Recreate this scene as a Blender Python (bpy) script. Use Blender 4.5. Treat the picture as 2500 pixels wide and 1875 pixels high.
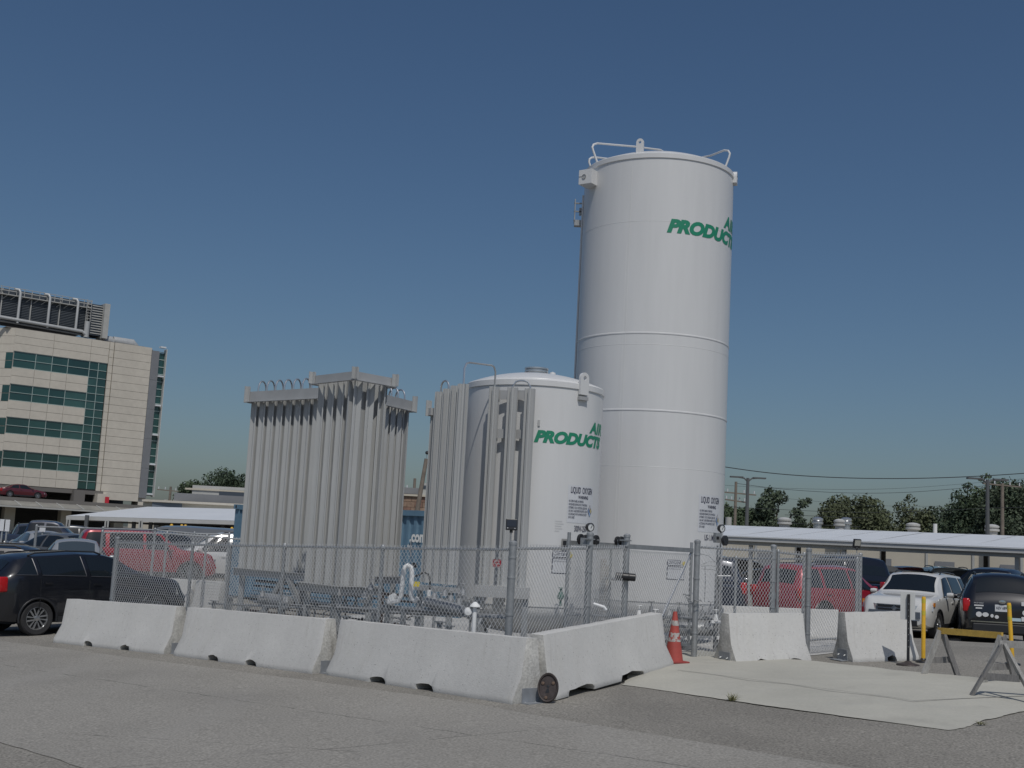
import bpy, bmesh, math, random
from mathutils import Vector, Matrix, noise
random.seed(7)
PI = math.pi; rad = math.radians
S = bpy.context.scene
for o in list(bpy.data.objects): bpy.data.objects.remove(o)

# ------------------------------------------------------------------ camera
FPX, PITCH, ROLL, CAMZ = 2958.0, 0.1331, 0.0534, 2.17
CAM = Vector((0, 0, CAMZ))
FW = Vector((0, math.cos(PITCH), math.sin(PITCH))); U0 = Vector((0, -math.sin(PITCH), math.cos(PITCH)))
XR = math.cos(ROLL) * Vector((1, 0, 0)) + math.sin(ROLL) * U0
UR = -math.sin(ROLL) * Vector((1, 0, 0)) + math.cos(ROLL) * U0
cd = bpy.data.cameras.new('camera'); cam = bpy.data.objects.new('camera', cd)
S.collection.objects.link(cam); S.camera = cam
cd.sensor_width = 36; cd.lens = FPX / 2500 * 36; cd.clip_start = .1; cd.clip_end = 3000
cam.matrix_world = Matrix(((XR.x, UR.x, -FW.x, 0), (XR.y, UR.y, -FW.y, 0), (XR.z, UR.z, -FW.z, CAMZ), (0, 0, 0, 1)))
S.render.resolution_x = 1024; S.render.resolution_y = 768
# ------------------------------------------------------------------ light
SUN_DIR = Vector((0.10, -0.535, 0.84)).normalized()      # towards the sun
w = bpy.data.worlds.new('World'); S.world = w; w.use_nodes = True
wn = w.node_tree; wn.nodes.clear()
sky = wn.nodes.new('ShaderNodeTexSky'); sky.sky_type = 'NISHITA'; sky.sun_disc = False
sky.sun_elevation = math.asin(SUN_DIR.z); sky.sun_rotation = math.atan2(SUN_DIR.x, SUN_DIR.y)
sky.air_density = 1.0; sky.dust_density = 2.2; sky.ozone_density = 3.0; sky.altitude = 200
bg = wn.nodes.new('ShaderNodeBackground'); wo = wn.nodes.new('ShaderNodeOutputWorld')
hs = wn.nodes.new('ShaderNodeHueSaturation'); hs.inputs['Saturation'].default_value = 1.12
wn.links.new(sky.outputs[0], hs.inputs['Color']); tint = wn.nodes.new('ShaderNodeMix'); tint.data_type = 'RGBA'; tint.blend_type = 'MULTIPLY'; tint.inputs[0].default_value = 1; tint.inputs[7].default_value = (.95, .995, 1.02, 1)
wn.links.new(hs.outputs[0], tint.inputs[6]); wn.links.new(tint.outputs[2], bg.inputs[0]); wn.links.new(bg.outputs[0], wo.inputs[0])
bg.inputs[1].default_value = 0.091
sl = bpy.data.lights.new('sun', 'SUN'); sl.energy = 3.6; sl.angle = rad(0.53); sl.color = (1, .965, .91)
sun = bpy.data.objects.new('sun', sl); S.collection.objects.link(sun)
sun.rotation_euler = SUN_DIR.to_track_quat('Z', 'Y').to_euler(); sun.location = (10, -20, 40)
S.view_settings.view_transform = 'Standard'; S.view_settings.look = 'None'
S.view_settings.exposure = -0.74; S.view_settings.gamma = 1; S.view_settings.use_curve_mapping = False

# ------------------------------------------------------------------ measuring helpers
def ray(px, py): return XR * (px - 1250) - UR * (py - 937.5) + FW * FPX
def at(px, py, D):
    d = ray(px, py); return CAM + d * (D / d.y)
def sst(a, b, t):
    t = max(0, min(1, (t - a) / (b - a))); return t * t * (3 - 2 * t)
def gz(x, y):
    xc = max(-14, min(12, x)); yc = max(-5, min(40, y))
    pl = .045 * xc + .013 * yc
    k = max(0, min(1, (x + 4) / 7)); lo = 26 + (21 - 26) * k; hi = 41 + (33 - 41) * k
    s = sst(lo, hi, y)
    return pl * (1 - s) + .38 * s

# ------------------------------------------------------------------ materials
MATS = {}
def mat(name, col, rough=.6, metal=0., n1=0., s1=3., n2=0., s2=40., bump=0., bs=60., spec=.5, coat=0., stretch=None, emit=None):
    if name in MATS: return MATS[name]
    m = bpy.data.materials.new(name); m.use_nodes = True; nt = m.node_tree; b = nt.nodes['Principled BSDF']
    b.inputs['Base Color'].default_value = (*col, 1); b.inputs['Roughness'].default_value = rough
    b.inputs['Metallic'].default_value = metal; b.inputs['Specular IOR Level'].default_value = spec
    b.inputs['Coat Weight'].default_value = coat; b.inputs['Coat Roughness'].default_value = .04
    tc = nt.nodes.new('ShaderNodeTexCoord'); mp = nt.nodes.new('ShaderNodeMapping'); nt.links.new(tc.outputs['Object'], mp.inputs[0])
    if stretch: mp.inputs['Scale'].default_value = stretch
    last = None
    if n1 or n2:
        rgb = nt.nodes.new('ShaderNodeRGB'); rgb.outputs[0].default_value = (*col, 1); last = rgb.outputs[0]
        for amt, sc, det in ((n1, s1, 5), (n2, s2, 3)):
            if not amt: continue
            nz = nt.nodes.new('ShaderNodeTexNoise'); nz.inputs['Scale'].default_value = sc; nz.inputs['Detail'].default_value = det
            nt.links.new(mp.outputs[0], nz.inputs['Vector'])
            mr = nt.nodes.new('ShaderNodeMapRange'); mr.inputs[1].default_value = .3; mr.inputs[2].default_value = .7
            mr.inputs[3].default_value = 1 - amt; mr.inputs[4].default_value = 1 + amt
            nt.links.new(nz.outputs[0], mr.inputs[0])
            vm = nt.nodes.new('ShaderNodeVectorMath'); vm.operation = 'SCALE'
            nt.links.new(last, vm.inputs[0]); nt.links.new(mr.outputs[0], vm.inputs['Scale']); last = vm.outputs[0]
        nt.links.new(last, b.inputs['Base Color'])
    if bump:
        nz = nt.nodes.new('ShaderNodeTexNoise'); nz.inputs['Scale'].default_value = bs; nz.inputs['Detail'].default_value = 4
        nt.links.new(mp.outputs[0], nz.inputs['Vector'])
        bp = nt.nodes.new('ShaderNodeBump'); bp.inputs['Strength'].default_value = bump; bp.inputs['Distance'].default_value = .01
        nt.links.new(nz.outputs[0], bp.inputs['Height']); nt.links.new(bp.outputs[0], b.inputs['Normal'])
    if emit: b.inputs['Emission Color'].default_value = (*emit, 1); b.inputs['Emission Strength'].default_value = 1
    MATS[name] = m; return m

def node_helpers(m):
    nt = m.node_tree; N = nt.nodes; Lk = nt.links
    def nd(t, **k):
        n = N.new(t)
        for a, v in k.items(): setattr(n, a, v)
        return n
    return nt, N, Lk, nd
def mix_mask(m, mask_socket, col):
    nt, N, Lk, nd = node_helpers(m); b = N['Principled BSDF']
    src = b.inputs['Base Color']; mx = nd('ShaderNodeMix', data_type='RGBA')
    if src.links: Lk.new(src.links[0].from_socket, mx.inputs[6])
    else: mx.inputs[6].default_value = src.default_value
    mx.inputs[7].default_value = (*col, 1); Lk.new(mask_socket, mx.inputs[0]); Lk.new(mx.outputs[2], b.inputs['Base Color'])
def noise_mask(m, scale, lo, hi, stretch=(1, 1, 1), detail=6, amt=1.):
    nt, N, Lk, nd = node_helpers(m)
    tc = nd('ShaderNodeTexCoord'); mp = nd('ShaderNodeMapping'); mp.inputs['Scale'].default_value = stretch
    nz = nd('ShaderNodeTexNoise'); nz.inputs['Scale'].default_value = scale; nz.inputs['Detail'].default_value = detail
    Lk.new(tc.outputs['Object'], mp.inputs[0]); Lk.new(mp.outputs[0], nz.inputs['Vector'])
    mr = nd('ShaderNodeMapRange'); mr.inputs[1].default_value = lo; mr.inputs[2].default_value = hi; mr.inputs[3].default_value = 0; mr.inputs[4].default_value = amt
    Lk.new(nz.outputs[0], mr.inputs[0]); return mr.outputs[0]
def crack_mask(m, lines, width=.013, wob=.25, wscale=1.2):
    """thin dark cracks running along given straight lines (x0,y0,x1,y1), wobbling"""
    nt, N, Lk, nd = node_helpers(m)
    tc = nd('ShaderNodeTexCoord'); nz = nd('ShaderNodeTexNoise'); nz.inputs['Scale'].default_value = wscale; nz.inputs['Detail'].default_value = 8; nz.inputs['Roughness'].default_value = .68
    Lk.new(tc.outputs['Object'], nz.inputs['Vector'])
    sub = nd('ShaderNodeVectorMath', operation='SUBTRACT'); sub.inputs[1].default_value = (.5, .5, .5); Lk.new(nz.outputs['Color'], sub.inputs[0])
    sc = nd('ShaderNodeVectorMath', operation='SCALE'); sc.inputs['Scale'].default_value = wob; Lk.new(sub.outputs[0], sc.inputs[0])
    ad = nd('ShaderNodeVectorMath', operation='ADD'); Lk.new(tc.outputs['Object'], ad.inputs[0]); Lk.new(sc.outputs[0], ad.inputs[1])
    out = None
    gap = nd('ShaderNodeTexNoise'); gap.inputs['Scale'].default_value = 1.7; Lk.new(tc.outputs['Object'], gap.inputs['Vector'])
    gm = nd('ShaderNodeMapRange'); gm.inputs[1].default_value = .38; gm.inputs[2].default_value = .55; Lk.new(gap.outputs[0], gm.inputs[0])
    for x0, y0, x1, y1 in lines:
        d = Vector((x1 - x0, y1 - y0, 0)); L = d.length; d /= L; n = Vector((-d.y, d.x, 0))
        s1 = nd('ShaderNodeVectorMath', operation='SUBTRACT'); s1.inputs[1].default_value = (x0, y0, 0); Lk.new(ad.outputs[0], s1.inputs[0])
        dt = nd('ShaderNodeVectorMath', operation='DOT_PRODUCT'); dt.inputs[1].default_value = n; Lk.new(s1.outputs[0], dt.inputs[0])
        ab = nd('ShaderNodeMath', operation='ABSOLUTE'); Lk.new(dt.outputs['Value'], ab.inputs[0])
        mr = nd('ShaderNodeMapRange'); mr.inputs[1].default_value = width * .3; mr.inputs[2].default_value = width; mr.inputs[3].default_value = 1; mr.inputs[4].default_value = 0
        Lk.new(ab.outputs[0], mr.inputs[0])
        da = nd('ShaderNodeVectorMath', operation='DOT_PRODUCT'); da.inputs[1].default_value = d; Lk.new(s1.outputs[0], da.inputs[0])
        g0 = nd('ShaderNodeMath', operation='GREATER_THAN'); g0.inputs[1].default_value = 0; Lk.new(da.outputs['Value'], g0.inputs[0])
        g1 = nd('ShaderNodeMath', operation='LESS_THAN'); g1.inputs[1].default_value = L; Lk.new(da.outputs['Value'], g1.inputs[0])
        m1 = nd('ShaderNodeMath', operation='MULTIPLY'); Lk.new(g0.outputs[0], m1.inputs[0]); Lk.new(g1.outputs[0], m1.inputs[1])
        m2 = nd('ShaderNodeMath', operation='MULTIPLY'); Lk.new(m1.outputs[0], m2.inputs[0]); Lk.new(mr.outputs[0], m2.inputs[1])
        if out is None: out = m2.outputs[0]
        else:
            mx = nd('ShaderNodeMath', operation='MAXIMUM'); Lk.new(out, mx.inputs[0]); Lk.new(m2.outputs[0], mx.inputs[1]); out = mx.outputs[0]
    f = nd('ShaderNodeMath', operation='MULTIPLY'); Lk.new(out, f.inputs[0]); Lk.new(gm.outputs[0], f.inputs[1])
    f2 = nd('ShaderNodeMath', operation='MULTIPLY'); Lk.new(f.outputs[0], f2.inputs[0]); f2.inputs[1].default_value = .8
    return f2.outputs[0]

# ground surfaces
M_asph = mat('weathered_asphalt', (.24, .228, .204), .95, n1=.13, s1=.5, n2=.42, s2=38, bump=.7, bs=44, spec=.2)
mix_mask(M_asph, noise_mask(M_asph, .8, .52, .72, amt=.35, stretch=(1, .25, 1)), (.13, .125, .117))
M_road = mat('sun_bleached_road', (.282, .270, .245), .93, n1=.07, s1=.45, n2=.30, s2=36, bump=.6, bs=40, spec=.2)
mix_mask(M_road, noise_mask(M_road, .35, .5, .75, amt=.3), (.19, .186, .178))
mix_mask(M_road, noise_mask(M_road, 1.6, .64, .74, amt=.4, detail=8), (.15, .145, .138))
mix_mask(M_road, noise_mask(M_road, .8, .5, .8, amt=.35, stretch=(1.6, .3, 1)), (.33, .32, .30))
mix_mask(M_road, crack_mask(M_road, [(-9.5, 20.9, 3.0, 10.6), (-3.6, 11.2, 1.5, 14.2), (-1.2, 10.5, 1.2, 9.6), (-4.6, 13.2, -1.2, 12.2)]), (.06, .058, .055))
M_pad = mat('pale_compound_gravel', (.42, .415, .40), .95, n1=.12, s1=1.1, n2=.3, s2=30, bump=.8, bs=30)
M_slab = mat('broomed_slab_concrete', (.425, .415, .365), .9, n1=.08, s1=.9, n2=.05, s2=26, bump=.25, bs=80)
mix_mask(M_slab, noise_mask(M_slab, 1.1, .58, .70, amt=.35, detail=8), (.29, .28, .25))
mix_mask(M_slab, noise_mask(M_slab, 2.2, .5, .8, amt=.35, stretch=(.5, 1.6, 1)), (.36, .355, .33))
M_conc = mat('barrier_concrete', (.535, .532, .515), .88, n1=.055, s1=1.3, n2=.04, s2=18, bump=.35, bs=55)
mix_mask(M_conc, noise_mask(M_conc, 2.4, .56, .75, stretch=(1.6, 1, .25), amt=.22), (.46, .45, .41))
mix_mask(M_conc, noise_mask(M_conc, 5, .60, .72, stretch=(2.2, 1, .12), amt=.28), (.36, .345, .31))
mix_mask(M_conc, noise_mask(M_conc, 45, .70, .76, amt=.8, detail=1), (.17, .165, .155))
M_conc_end = mat('barrier_end_concrete', (.47, .465, .44), .93, n1=.2, s1=3.5, n2=.15, s2=30, bump=.8, bs=30)
mix_mask(M_conc_end, noise_mask(M_conc_end, 7, .55, .72, stretch=(1, 1, .3), amt=.7), (.2, .19, .17))
# metals and paints
M_white = mat('white_tank_paint', (.645, .65, .65), .38, n1=.025, s1=1.2, n2=.02, s2=6, coat=.15, stretch=(1, 1, .12))
mix_mask(M_white, noise_mask(M_white, 9, .58, .75, stretch=(1.2, 1.2, .04), amt=.13), (.55, .55, .53))
M_galv = mat('galvanised_steel', (.36, .375, .385), .48, .55, n1=.12, s1=7, n2=.08, s2=40)
M_wire = mat('fence_wire', (.62, .63, .635), .5, .2, n1=.1, s1=20)
M_alu = mat('weathered_aluminium', (.435, .445, .445), .5, .15, n1=.07, s1=2.0, n2=.05, s2=12, stretch=(1, 1, .15))
M_alud = mat('dull_aluminium_frame', (.43, .435, .435), .55, .3, n1=.08, s1=3)
M_alup = mat('polished_pipe', (.62, .63, .64), .28, .8)
M_pipe = mat('grey_pipe', (.30, .31, .32), .5, .4, n1=.12, s1=5)
M_dark = mat('dark_rubber', (.018, .018, .02), .55)
M_black = mat('black_plastic', (.022, .023, .026), .4)
M_green = mat('green_lettering', (.018, .235, .135), .45, n1=.04, s1=3)
M_navy = mat('navy_lettering', (.035, .04, .08), .5)
M_ltxt = mat('small_print', (.12, .13, .17), .5)
M_sheet = mat('label_sheet', (.625, .64, .665), .4)
M_red = mat('red_sign', (.55, .03, .05), .4)
M_yel = mat('yellow_paint', (.72, .42, .03), .5, n1=.08, s1=8)
M_ytag = mat('yellow_tag', (.62, .50, .05), .5)
M_orange = mat('faded_orange_plastic', (.40, .075, .06), .5, n1=.1, s1=5)
mix_mask(M_orange, noise_mask(M_orange, 9, .64, .72, amt=.5), (.1, .04, .03))
M_refl = mat('worn_reflective', (.42, .40, .38), .6, n1=.2, s1=20)
mix_mask(M_refl, noise_mask(M_refl, 14, .50, .56), (.36, .08, .065))
M_wood = mat('weathered_grey_wood', (.33, .325, .31), .85, n1=.22, s1=4, n2=.2, s2=30, bump=.5, bs=40, stretch=(4, 4, .6))
M_woodd = mat('dark_weathered_wood', (.20, .195, .19), .85, n1=.2, s1=4, n2=.2, s2=30, bump=.5, bs=40, stretch=(4, 4, .6))
M_woody = mat('yellow_painted_wood', (.52, .34, .07), .7, n1=.18, s1=8, n2=.1, s2=40)
M_rust = mat('rusty_dark_steel', (.062, .05, .048), .6, .3, n1=.3, s1=8, n2=.2, s2=40)
M_blue = mat('container_blue', (.115, .205, .285), .55, n1=.07, s1=1.5, n2=.05, s2=10)
M_blued = mat('container_dark_blue', (.045, .12, .21), .55)
M_letw = mat('white_lettering', (.75, .75, .72), .5)
M_frost = mat('white_pipe_insulation', (.74, .75, .75), .6, n1=.04, s1=8)
M_glass = mat('car_glass', (.010, .014, .018), .04, spec=.55)
M_glassb = mat('light_car_glass', (.05, .065, .075), .04, spec=1.)
M_tire = mat('tyre', (.028, .028, .03), .85, n1=.2, s1=10)
M_rim = mat('alloy_rim', (.45, .46, .47), .3, .8)
M_rimd = mat('dark_hub', (.03, .03, .033), .5)
M_chrome = mat('chrome', (.6, .61, .62), .12, 1.)
M_lens = mat('headlight_lens', (.45, .47, .48), .1, .3)
M_tail = mat('tail_light', (.42, .012, .015), .15)
M_amber = mat('amber_lens', (.7, .25, .03), .2)
M_plate = mat('number_plate', (.6, .62, .64), .4)
# building
M_panel = mat('beige_precast', (.56, .52, .45), .8, n1=.05, s1=.25, n2=.04, s2=2)
M_joint = mat('panel_joint', (.12, .115, .105), .9)
M_bglass = mat('green_tinted_glass', (.018, .065, .062), .06, spec=.8, n1=.25, s1=.15)
GLS = [M_bglass, mat('green_tinted_glass_light', (.03, .085, .080), .08, spec=.8, n1=.3, s1=.3), mat('green_tinted_glass_dark', (.012, .05, .050), .05, spec=.8, n1=.3, s1=.2)]
M_mull = mat('mullion', (.36, .45, .43), .4)
M_gmetal = mat('grey_metal_cladding', (.245, .25, .26), .5, .3, n1=.05, s1=1)
M_soffit = mat('shaded_soffit', (.16, .15, .14), .9)  # dark tone: the shade under roofs and decks is put into the colour
M_steel = mat('painted_steelwork', (.42, .42, .40), .6, n1=.1, s1=1)
M_dlouv = mat('dark_louvre', (.05, .065, .085), .6)
M_roofw = mat('white_metal_roof', (.66, .68, .70), .45, n1=.03, s1=.5)
M_fascia = mat('carport_fascia', (.50, .50, .485), .5, n1=.05, s1=2)
M_cream = mat('cream_wall', (.50, .46, .38), .85, n1=.06, s1=.4)
M_brick = mat('brown_stone', (.24, .165, .12), .9, n1=.35, s1=1.5, n2=.2, s2=8)
M_pole = mat('dark_light_pole', (.10, .105, .11), .5)
M_upole = mat('weathered_pole_wood', (.20, .17, .14), .9, n1=.2, s1=3)
M_wirek = mat('overhead_cable', (.03, .035, .04), .7)
M_bark = mat('bark', (.09, .07, .05), .9, n1=.2, s1=5)
LEAVES = []
for i, c in enumerate([(.055, .082, .040), (.042, .066, .036), (.075, .090, .042), (.062, .086, .050)]):
    LEAVES.append(mat('foliage_%s' % ['mid', 'deep', 'olive', 'soft'][i], c, .75, n1=.35, s1=.9, n2=.35, s2=4))

# ------------------------------------------------------------------ mesh helpers
WM = {}
def tag(o, label=None, cat=None, group=None, kind=None):
    if label: o['label'] = label
    if cat: o['category'] = cat
    if group: o['group'] = group
    if kind: o['kind'] = kind
    return o
def thing(name, label, cat, loc=(0, 0, 0), rz=0, group=None):
    o = bpy.data.objects.new(name, None); S.collection.objects.link(o)
    o.location = loc; o.rotation_euler = (0, 0, rz); o.empty_display_size = .2
    WM[o.name] = Matrix.Translation(Vector(loc)) @ Matrix.Rotation(rz, 4, 'Z')
    return tag(o, label, cat, group)
class MB:
    def __init__(s): s.v = []; s.f = []; s.sm = []
    def add(s, vs, fs, smooth=False, M=None):
        n = len(s.v)
        s.v += [tuple(M @ Vector(p)) if M else tuple(p) for p in vs]
        s.f += [tuple(i + n for i in f) for f in fs]; s.sm += [smooth] * len(fs); return s
    def box(s, c, d, rz=0, M=None):
        x, y, z = d[0] / 2, d[1] / 2, d[2] / 2
        vs = [(a * x, b * y, e * z) for e in (-1, 1) for b in (-1, 1) for a in (-1, 1)]
        T = Matrix.Translation(Vector(c)) @ Matrix.Rotation(rz, 4, 'Z')
        if M: T = M @ T
        return s.add(vs, [(0, 2, 3, 1), (4, 5, 7, 6), (0, 1, 5, 4), (2, 6, 7, 3), (0, 4, 6, 2), (1, 3, 7, 5)], False, T)
    def beam(s, a, b, w, h, up=(0, 0, 1)):
        a = Vector(a); b = Vector(b); d = (b - a); L = d.length; d /= L; up = Vector(up)
        x = d.cross(up)
        if x.length < 1e-4: x = d.cross(Vector((0, 1, 0)))
        x.normalize(); y = x.cross(d)
        vs = [p + x * (i * w / 2) + y * (j * h / 2) for p in (a, b) for j in (-1, 1) for i in (-1, 1)]
        return s.add(vs, [(0, 1, 3, 2), (4, 6, 7, 5), (0, 4, 5, 1), (2, 3, 7, 6), (0, 2, 6, 4), (1, 5, 7, 3)])
    def tube(s, pts, r, n=8, cap=True, radii=None):
        pts = [Vector(p) for p in pts]; m = len(pts); vs = []; ref = None
        for i, p in enumerate(pts):
            d = (pts[min(i + 1, m - 1)] - pts[max(i - 1, 0)]).normalized()
            if ref is None: ref = d.orthogonal().normalized()
            ref = (ref - d * ref.dot(d))
            ref = ref.normalized() if ref.length > 1e-5 else d.orthogonal().normalized()
            q = d.cross(ref); rr = radii[i] if radii else r
            vs += [p + (ref * math.cos(2 * PI * k / n) + q * math.sin(2 * PI * k / n)) * rr for k in range(n)]
        fs = [(i * n + k, i * n + (k + 1) % n, (i + 1) * n + (k + 1) % n, (i + 1) * n + k) for i in range(m - 1) for k in range(n)]
        s.add(vs, fs, True)
        if cap:
            s.f += [tuple(len(s.v) - m * n + k for k in reversed(range(n))), tuple(len(s.v) - n + k for k in range(n))]; s.sm += [False, False]
        return s
    def cyl(s, a, b, r, n=12, r2=None): return s.tube([a, b], r, n, True, [r, r if r2 is None else r2])
    def lathe(s, prof, n=32, c=(0, 0, 0), M=None, a0=0, a1=2 * PI):
        full = abs(a1 - a0 - 2 * PI) < 1e-6; k = n if full else n + 1
        vs = [(c[0] + r * math.cos(a0 + (a1 - a0) * i / n), c[1] + r * math.sin(a0 + (a1 - a0) * i / n), c[2] + z) for r, z in prof for i in range(k)]
        fs = []
        for j in range(len(prof) - 1):
            for i in range(n):
                i2 = (i + 1) % k; fs.append((j * k + i, j * k + i2, (j + 1) * k + i2, (j + 1) * k + i))
        return s.add(vs, fs, True, M)
    def prism(s, poly, a, b, M=None):   # polygon in (x,y) extruded in z from a to b
        n = len(poly)
        vs = [(x, y, a) for x, y in poly] + [(x, y, b) for x, y in poly]
        fs = [tuple(reversed(range(n))), tuple(range(n, 2 * n))] + [(i, (i + 1) % n, n + (i + 1) % n, n + i) for i in range(n)]
        return s.add(vs, fs, False, M)
    def mesh(s, name, m, sharp=35):
        me = bpy.data.meshes.new(name); me.from_pydata(s.v, [], s.f); me.update()
        me.polygons.foreach_set('use_smooth', s.sm)
        if any(s.sm) and sharp: me.set_sharp_from_angle(angle=rad(sharp))
        for mm in (m if isinstance(m, (list, tuple)) else [m]): me.materials.append(mm)
        return me
    def build(s, name, m, parent=None, world=False, loc=None, rz=0, sharp=35):
        if world and parent:
            inv = WM[parent.name].inverted(); s.v = [tuple(inv @ Vector(p)) for p in s.v]
        return put(name, s.mesh(name, m, sharp), parent, loc, rz)
def put(name, me, parent=None, loc=None, rz=0):
    o = bpy.data.objects.new(name, me); S.collection.objects.link(o)
    if parent:
        o.parent = parent; WM[o.name] = WM.get(parent.name, Matrix())
    if loc is not None: o.location = loc; o.rotation_euler = (0, 0, rz)
    if not parent: WM[o.name] = Matrix.Translation(Vector(loc or (0, 0, 0))) @ Matrix.Rotation(rz, 4, 'Z')
    return o
def apply_mods(o):
    dg = bpy.context.evaluated_depsgraph_get(); dg.update()
    me = bpy.data.meshes.new_from_object(o.evaluated_get(dg)); me.name = o.data.name
    o.modifiers.clear(); o.data = me; return o
def cut(o, cutter_mb):
    c = cutter_mb.build('cutter', M_dark); bpy.context.view_layer.update()
    for ob_ in (c, o):
        b_ = bmesh.new(); b_.from_mesh(ob_.data); bmesh.ops.recalc_face_normals(b_, faces=b_.faces[:]); b_.to_mesh(ob_.data); b_.free()
    c.matrix_world = o.matrix_world
    m = o.modifiers.new('b', 'BOOLEAN'); m.operation = 'DIFFERENCE'; m.solver = 'EXACT'; m.object = c
    bpy.context.view_layer.update(); apply_mods(o); bpy.data.objects.remove(c)
def bevel(o, w, n=2, ang=30):
    m = o.modifiers.new('v', 'BEVEL'); m.width = w; m.segments = n; m.limit_method = 'ANGLE'; m.angle_limit = rad(ang)
    bpy.context.view_layer.update(); apply_mods(o)
def text_polys(txt, size, bold=0., shear=0., align='LEFT', sx=1., space=1.):
    cu = bpy.data.curves.new('t', 'FONT'); cu.body = txt; cu.size = size; cu.offset = bold; cu.shear = shear
    cu.align_x = align; cu.fill_mode = 'FRONT'; cu.resolution_u = 4; cu.space_character = space
    o = bpy.data.objects.new('t', cu); S.collection.objects.link(o); bpy.context.view_layer.update()
    me = bpy.data.meshes.new_from_object(o); bpy.data.objects.remove(o)
    bm = bmesh.new(); bm.from_mesh(me); bpy.data.meshes.remove(me)
    if sx != 1:
        for v in bm.verts: v.co.x *= sx
    return bm
def text_wrap(txt, name, m, parent, fn, size, step=.05, fit=None, **k):
    bm = text_polys(txt, size, **k)
    if fit:
        a_ = min(v.co.x for v in bm.verts); b_ = max(v.co.x for v in bm.verts)
        for v in bm.verts: v.co.x = (v.co.x - a_) * fit / (b_ - a_)
    xs = [v.co.x for v in bm.verts]
    x = min(xs) + step
    while step and x < max(xs):
        bmesh.ops.bisect_plane(bm, geom=bm.verts[:] + bm.edges[:] + bm.faces[:], plane_co=(x, 0, 0), plane_no=(1, 0, 0)); x += step
    mb = MB(); bm.verts.index_update()
    mb.add([fn(v.co.x, v.co.y) for v in bm.verts], [tuple(v.index for v in f.verts) for f in bm.faces]); bm.free()
    return mb.build(name, m, parent)
def struct(name, mb, m, smooth=True):
    o = mb.build(name, m); o['kind'] = 'structure'; return o

# ------------------------------------------------------------------ ground
def grid_sheet(x0, x1, y0, y1, nx, ny, dz=0, warp=None):
    vs = []; fs = []
    for j in range(ny + 1):
        for i in range(nx + 1):
            x = x0 + (x1 - x0) * i / nx; y = y0 + (y1 - y0) * j / ny; vs.append((x, y, gz(x, y) + dz))
    for j in range(ny):
        for i in range(nx): a = j * (nx + 1) + i; fs.append((a, a + 1, a + nx + 2, a + nx + 1))
    return vs, fs
g = MB()
xs = [-1500, -600, -250, -120, -60] + [-30 + 1.0 * i for i in range(61)] + [60, 120, 250, 600, 1500]
ys = [-300, -60, -10] + [float(i) for i in range(0, 61)] + [80, 120, 200, 400, 900, 2500]
n = len(xs)
g.add([(x, y, gz(x, y)) for y in ys for x in xs], [(j * n + i, j * n + i + 1, (j + 1) * n + i + 1, (j + 1) * n + i) for j in range(len(ys) - 1) for i in range(n - 1)], True)
struct('ground', g, M_asph)
def poly_sheet(poly, dz, fine=.5, jag=0.):
    bm = bmesh.new(); pts = []
    for i, (x, y) in enumerate(poly):
        x2, y2 = poly[(i + 1) % len(poly)]; L = math.hypot(x2 - x, y2 - y); k = max(1, int(L / fine))
        for q in range(k):
            t = q / k; px, py = x + (x2 - x) * t, y + (y2 - y) * t
            if jag: px += jag * (noise.noise((px * 2.1, py * 2.1, 3)) + .5 * noise.noise((px * 9, py * 9, 5))); py += jag * (noise.noise((px * 2.3, py * 2.3, 9)) + .5 * noise.noise((px * 9, py * 9, 1)))
            pts.append(bm.verts.new((px, py, 0)))
    bm.faces.new(pts)
    lo = [min(v.co[i] for v in bm.verts) for i in (0, 1)]; hi = [max(v.co[i] for v in bm.verts) for i in (0, 1)]
    for ax in (0, 1):
        c = math.ceil(lo[ax])
        while c < hi[ax]:
            co = [0, 0, 0]; co[ax] = c; no = [0, 0, 0]; no[ax] = 1
            bmesh.ops.bisect_plane(bm, geom=bm.verts[:] + bm.edges[:] + bm.faces[:], plane_co=co, plane_no=no); c += 1
    bmesh.ops.triangulate(bm, faces=bm.faces[:])
    bm.verts.index_update(); mb = MB()
    mb.add([(v.co.x, v.co.y, gz(v.co.x, v.co.y) + (dz(v.co.x, v.co.y) if callable(dz) else dz)) for v in bm.verts], [tuple(v.index for v in f.verts) for f in bm.faces], True); bm.free()
    return mb
road_poly = [(-30, 40.9), (-9.44, 23.49), (-3.66, 18.63), (-.58, 15.93), (.8, 14.31), (2.42, 12.61), (3.34, 11.6), (9, 5.5), (14, -3), (5, -3), (0, 7.5), (-3.68, 11.35), (-4.95, 12.59), (-12, 19.5), (-30, 36)]
struct('road', poly_sheet(road_poly, .006, .25, .05), M_road)
pad_poly = [(-7.75, 24.35), (.32, 16.35), (1.3, 18.1), (1.8, 19.0), (2.3, 19.8), (3.4, 20.75), (5.6, 21.9), (6.9, 23.2), (7.4, 30.5), (-3.4, 31)]
struct('compound_pad', poly_sheet(pad_poly, .008, .4, .04), M_pad)
outer = [(1.80, 17.55), (3.41, 15.51), (5.05, 13.75), (5.75, 14.5), (6.48, 15.21), (7.4, 16.1), (8.2, 16.8), (7.44, 17.55), (6.32, 18.60), (5.12, 20.1), (4.5, 20.6), (3.5, 21.8), (2.2, 19.6)]
inner = [(2.45, 18.95), (3.9, 17.1), (5.27, 15.43), (6.2, 15.9), (6.94, 16.28), (7.6, 16.7), (7.44, 17.5), (6.32, 18.58), (5.12, 20.1), (4.5, 20.6), (3.5, 21.8)]
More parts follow.
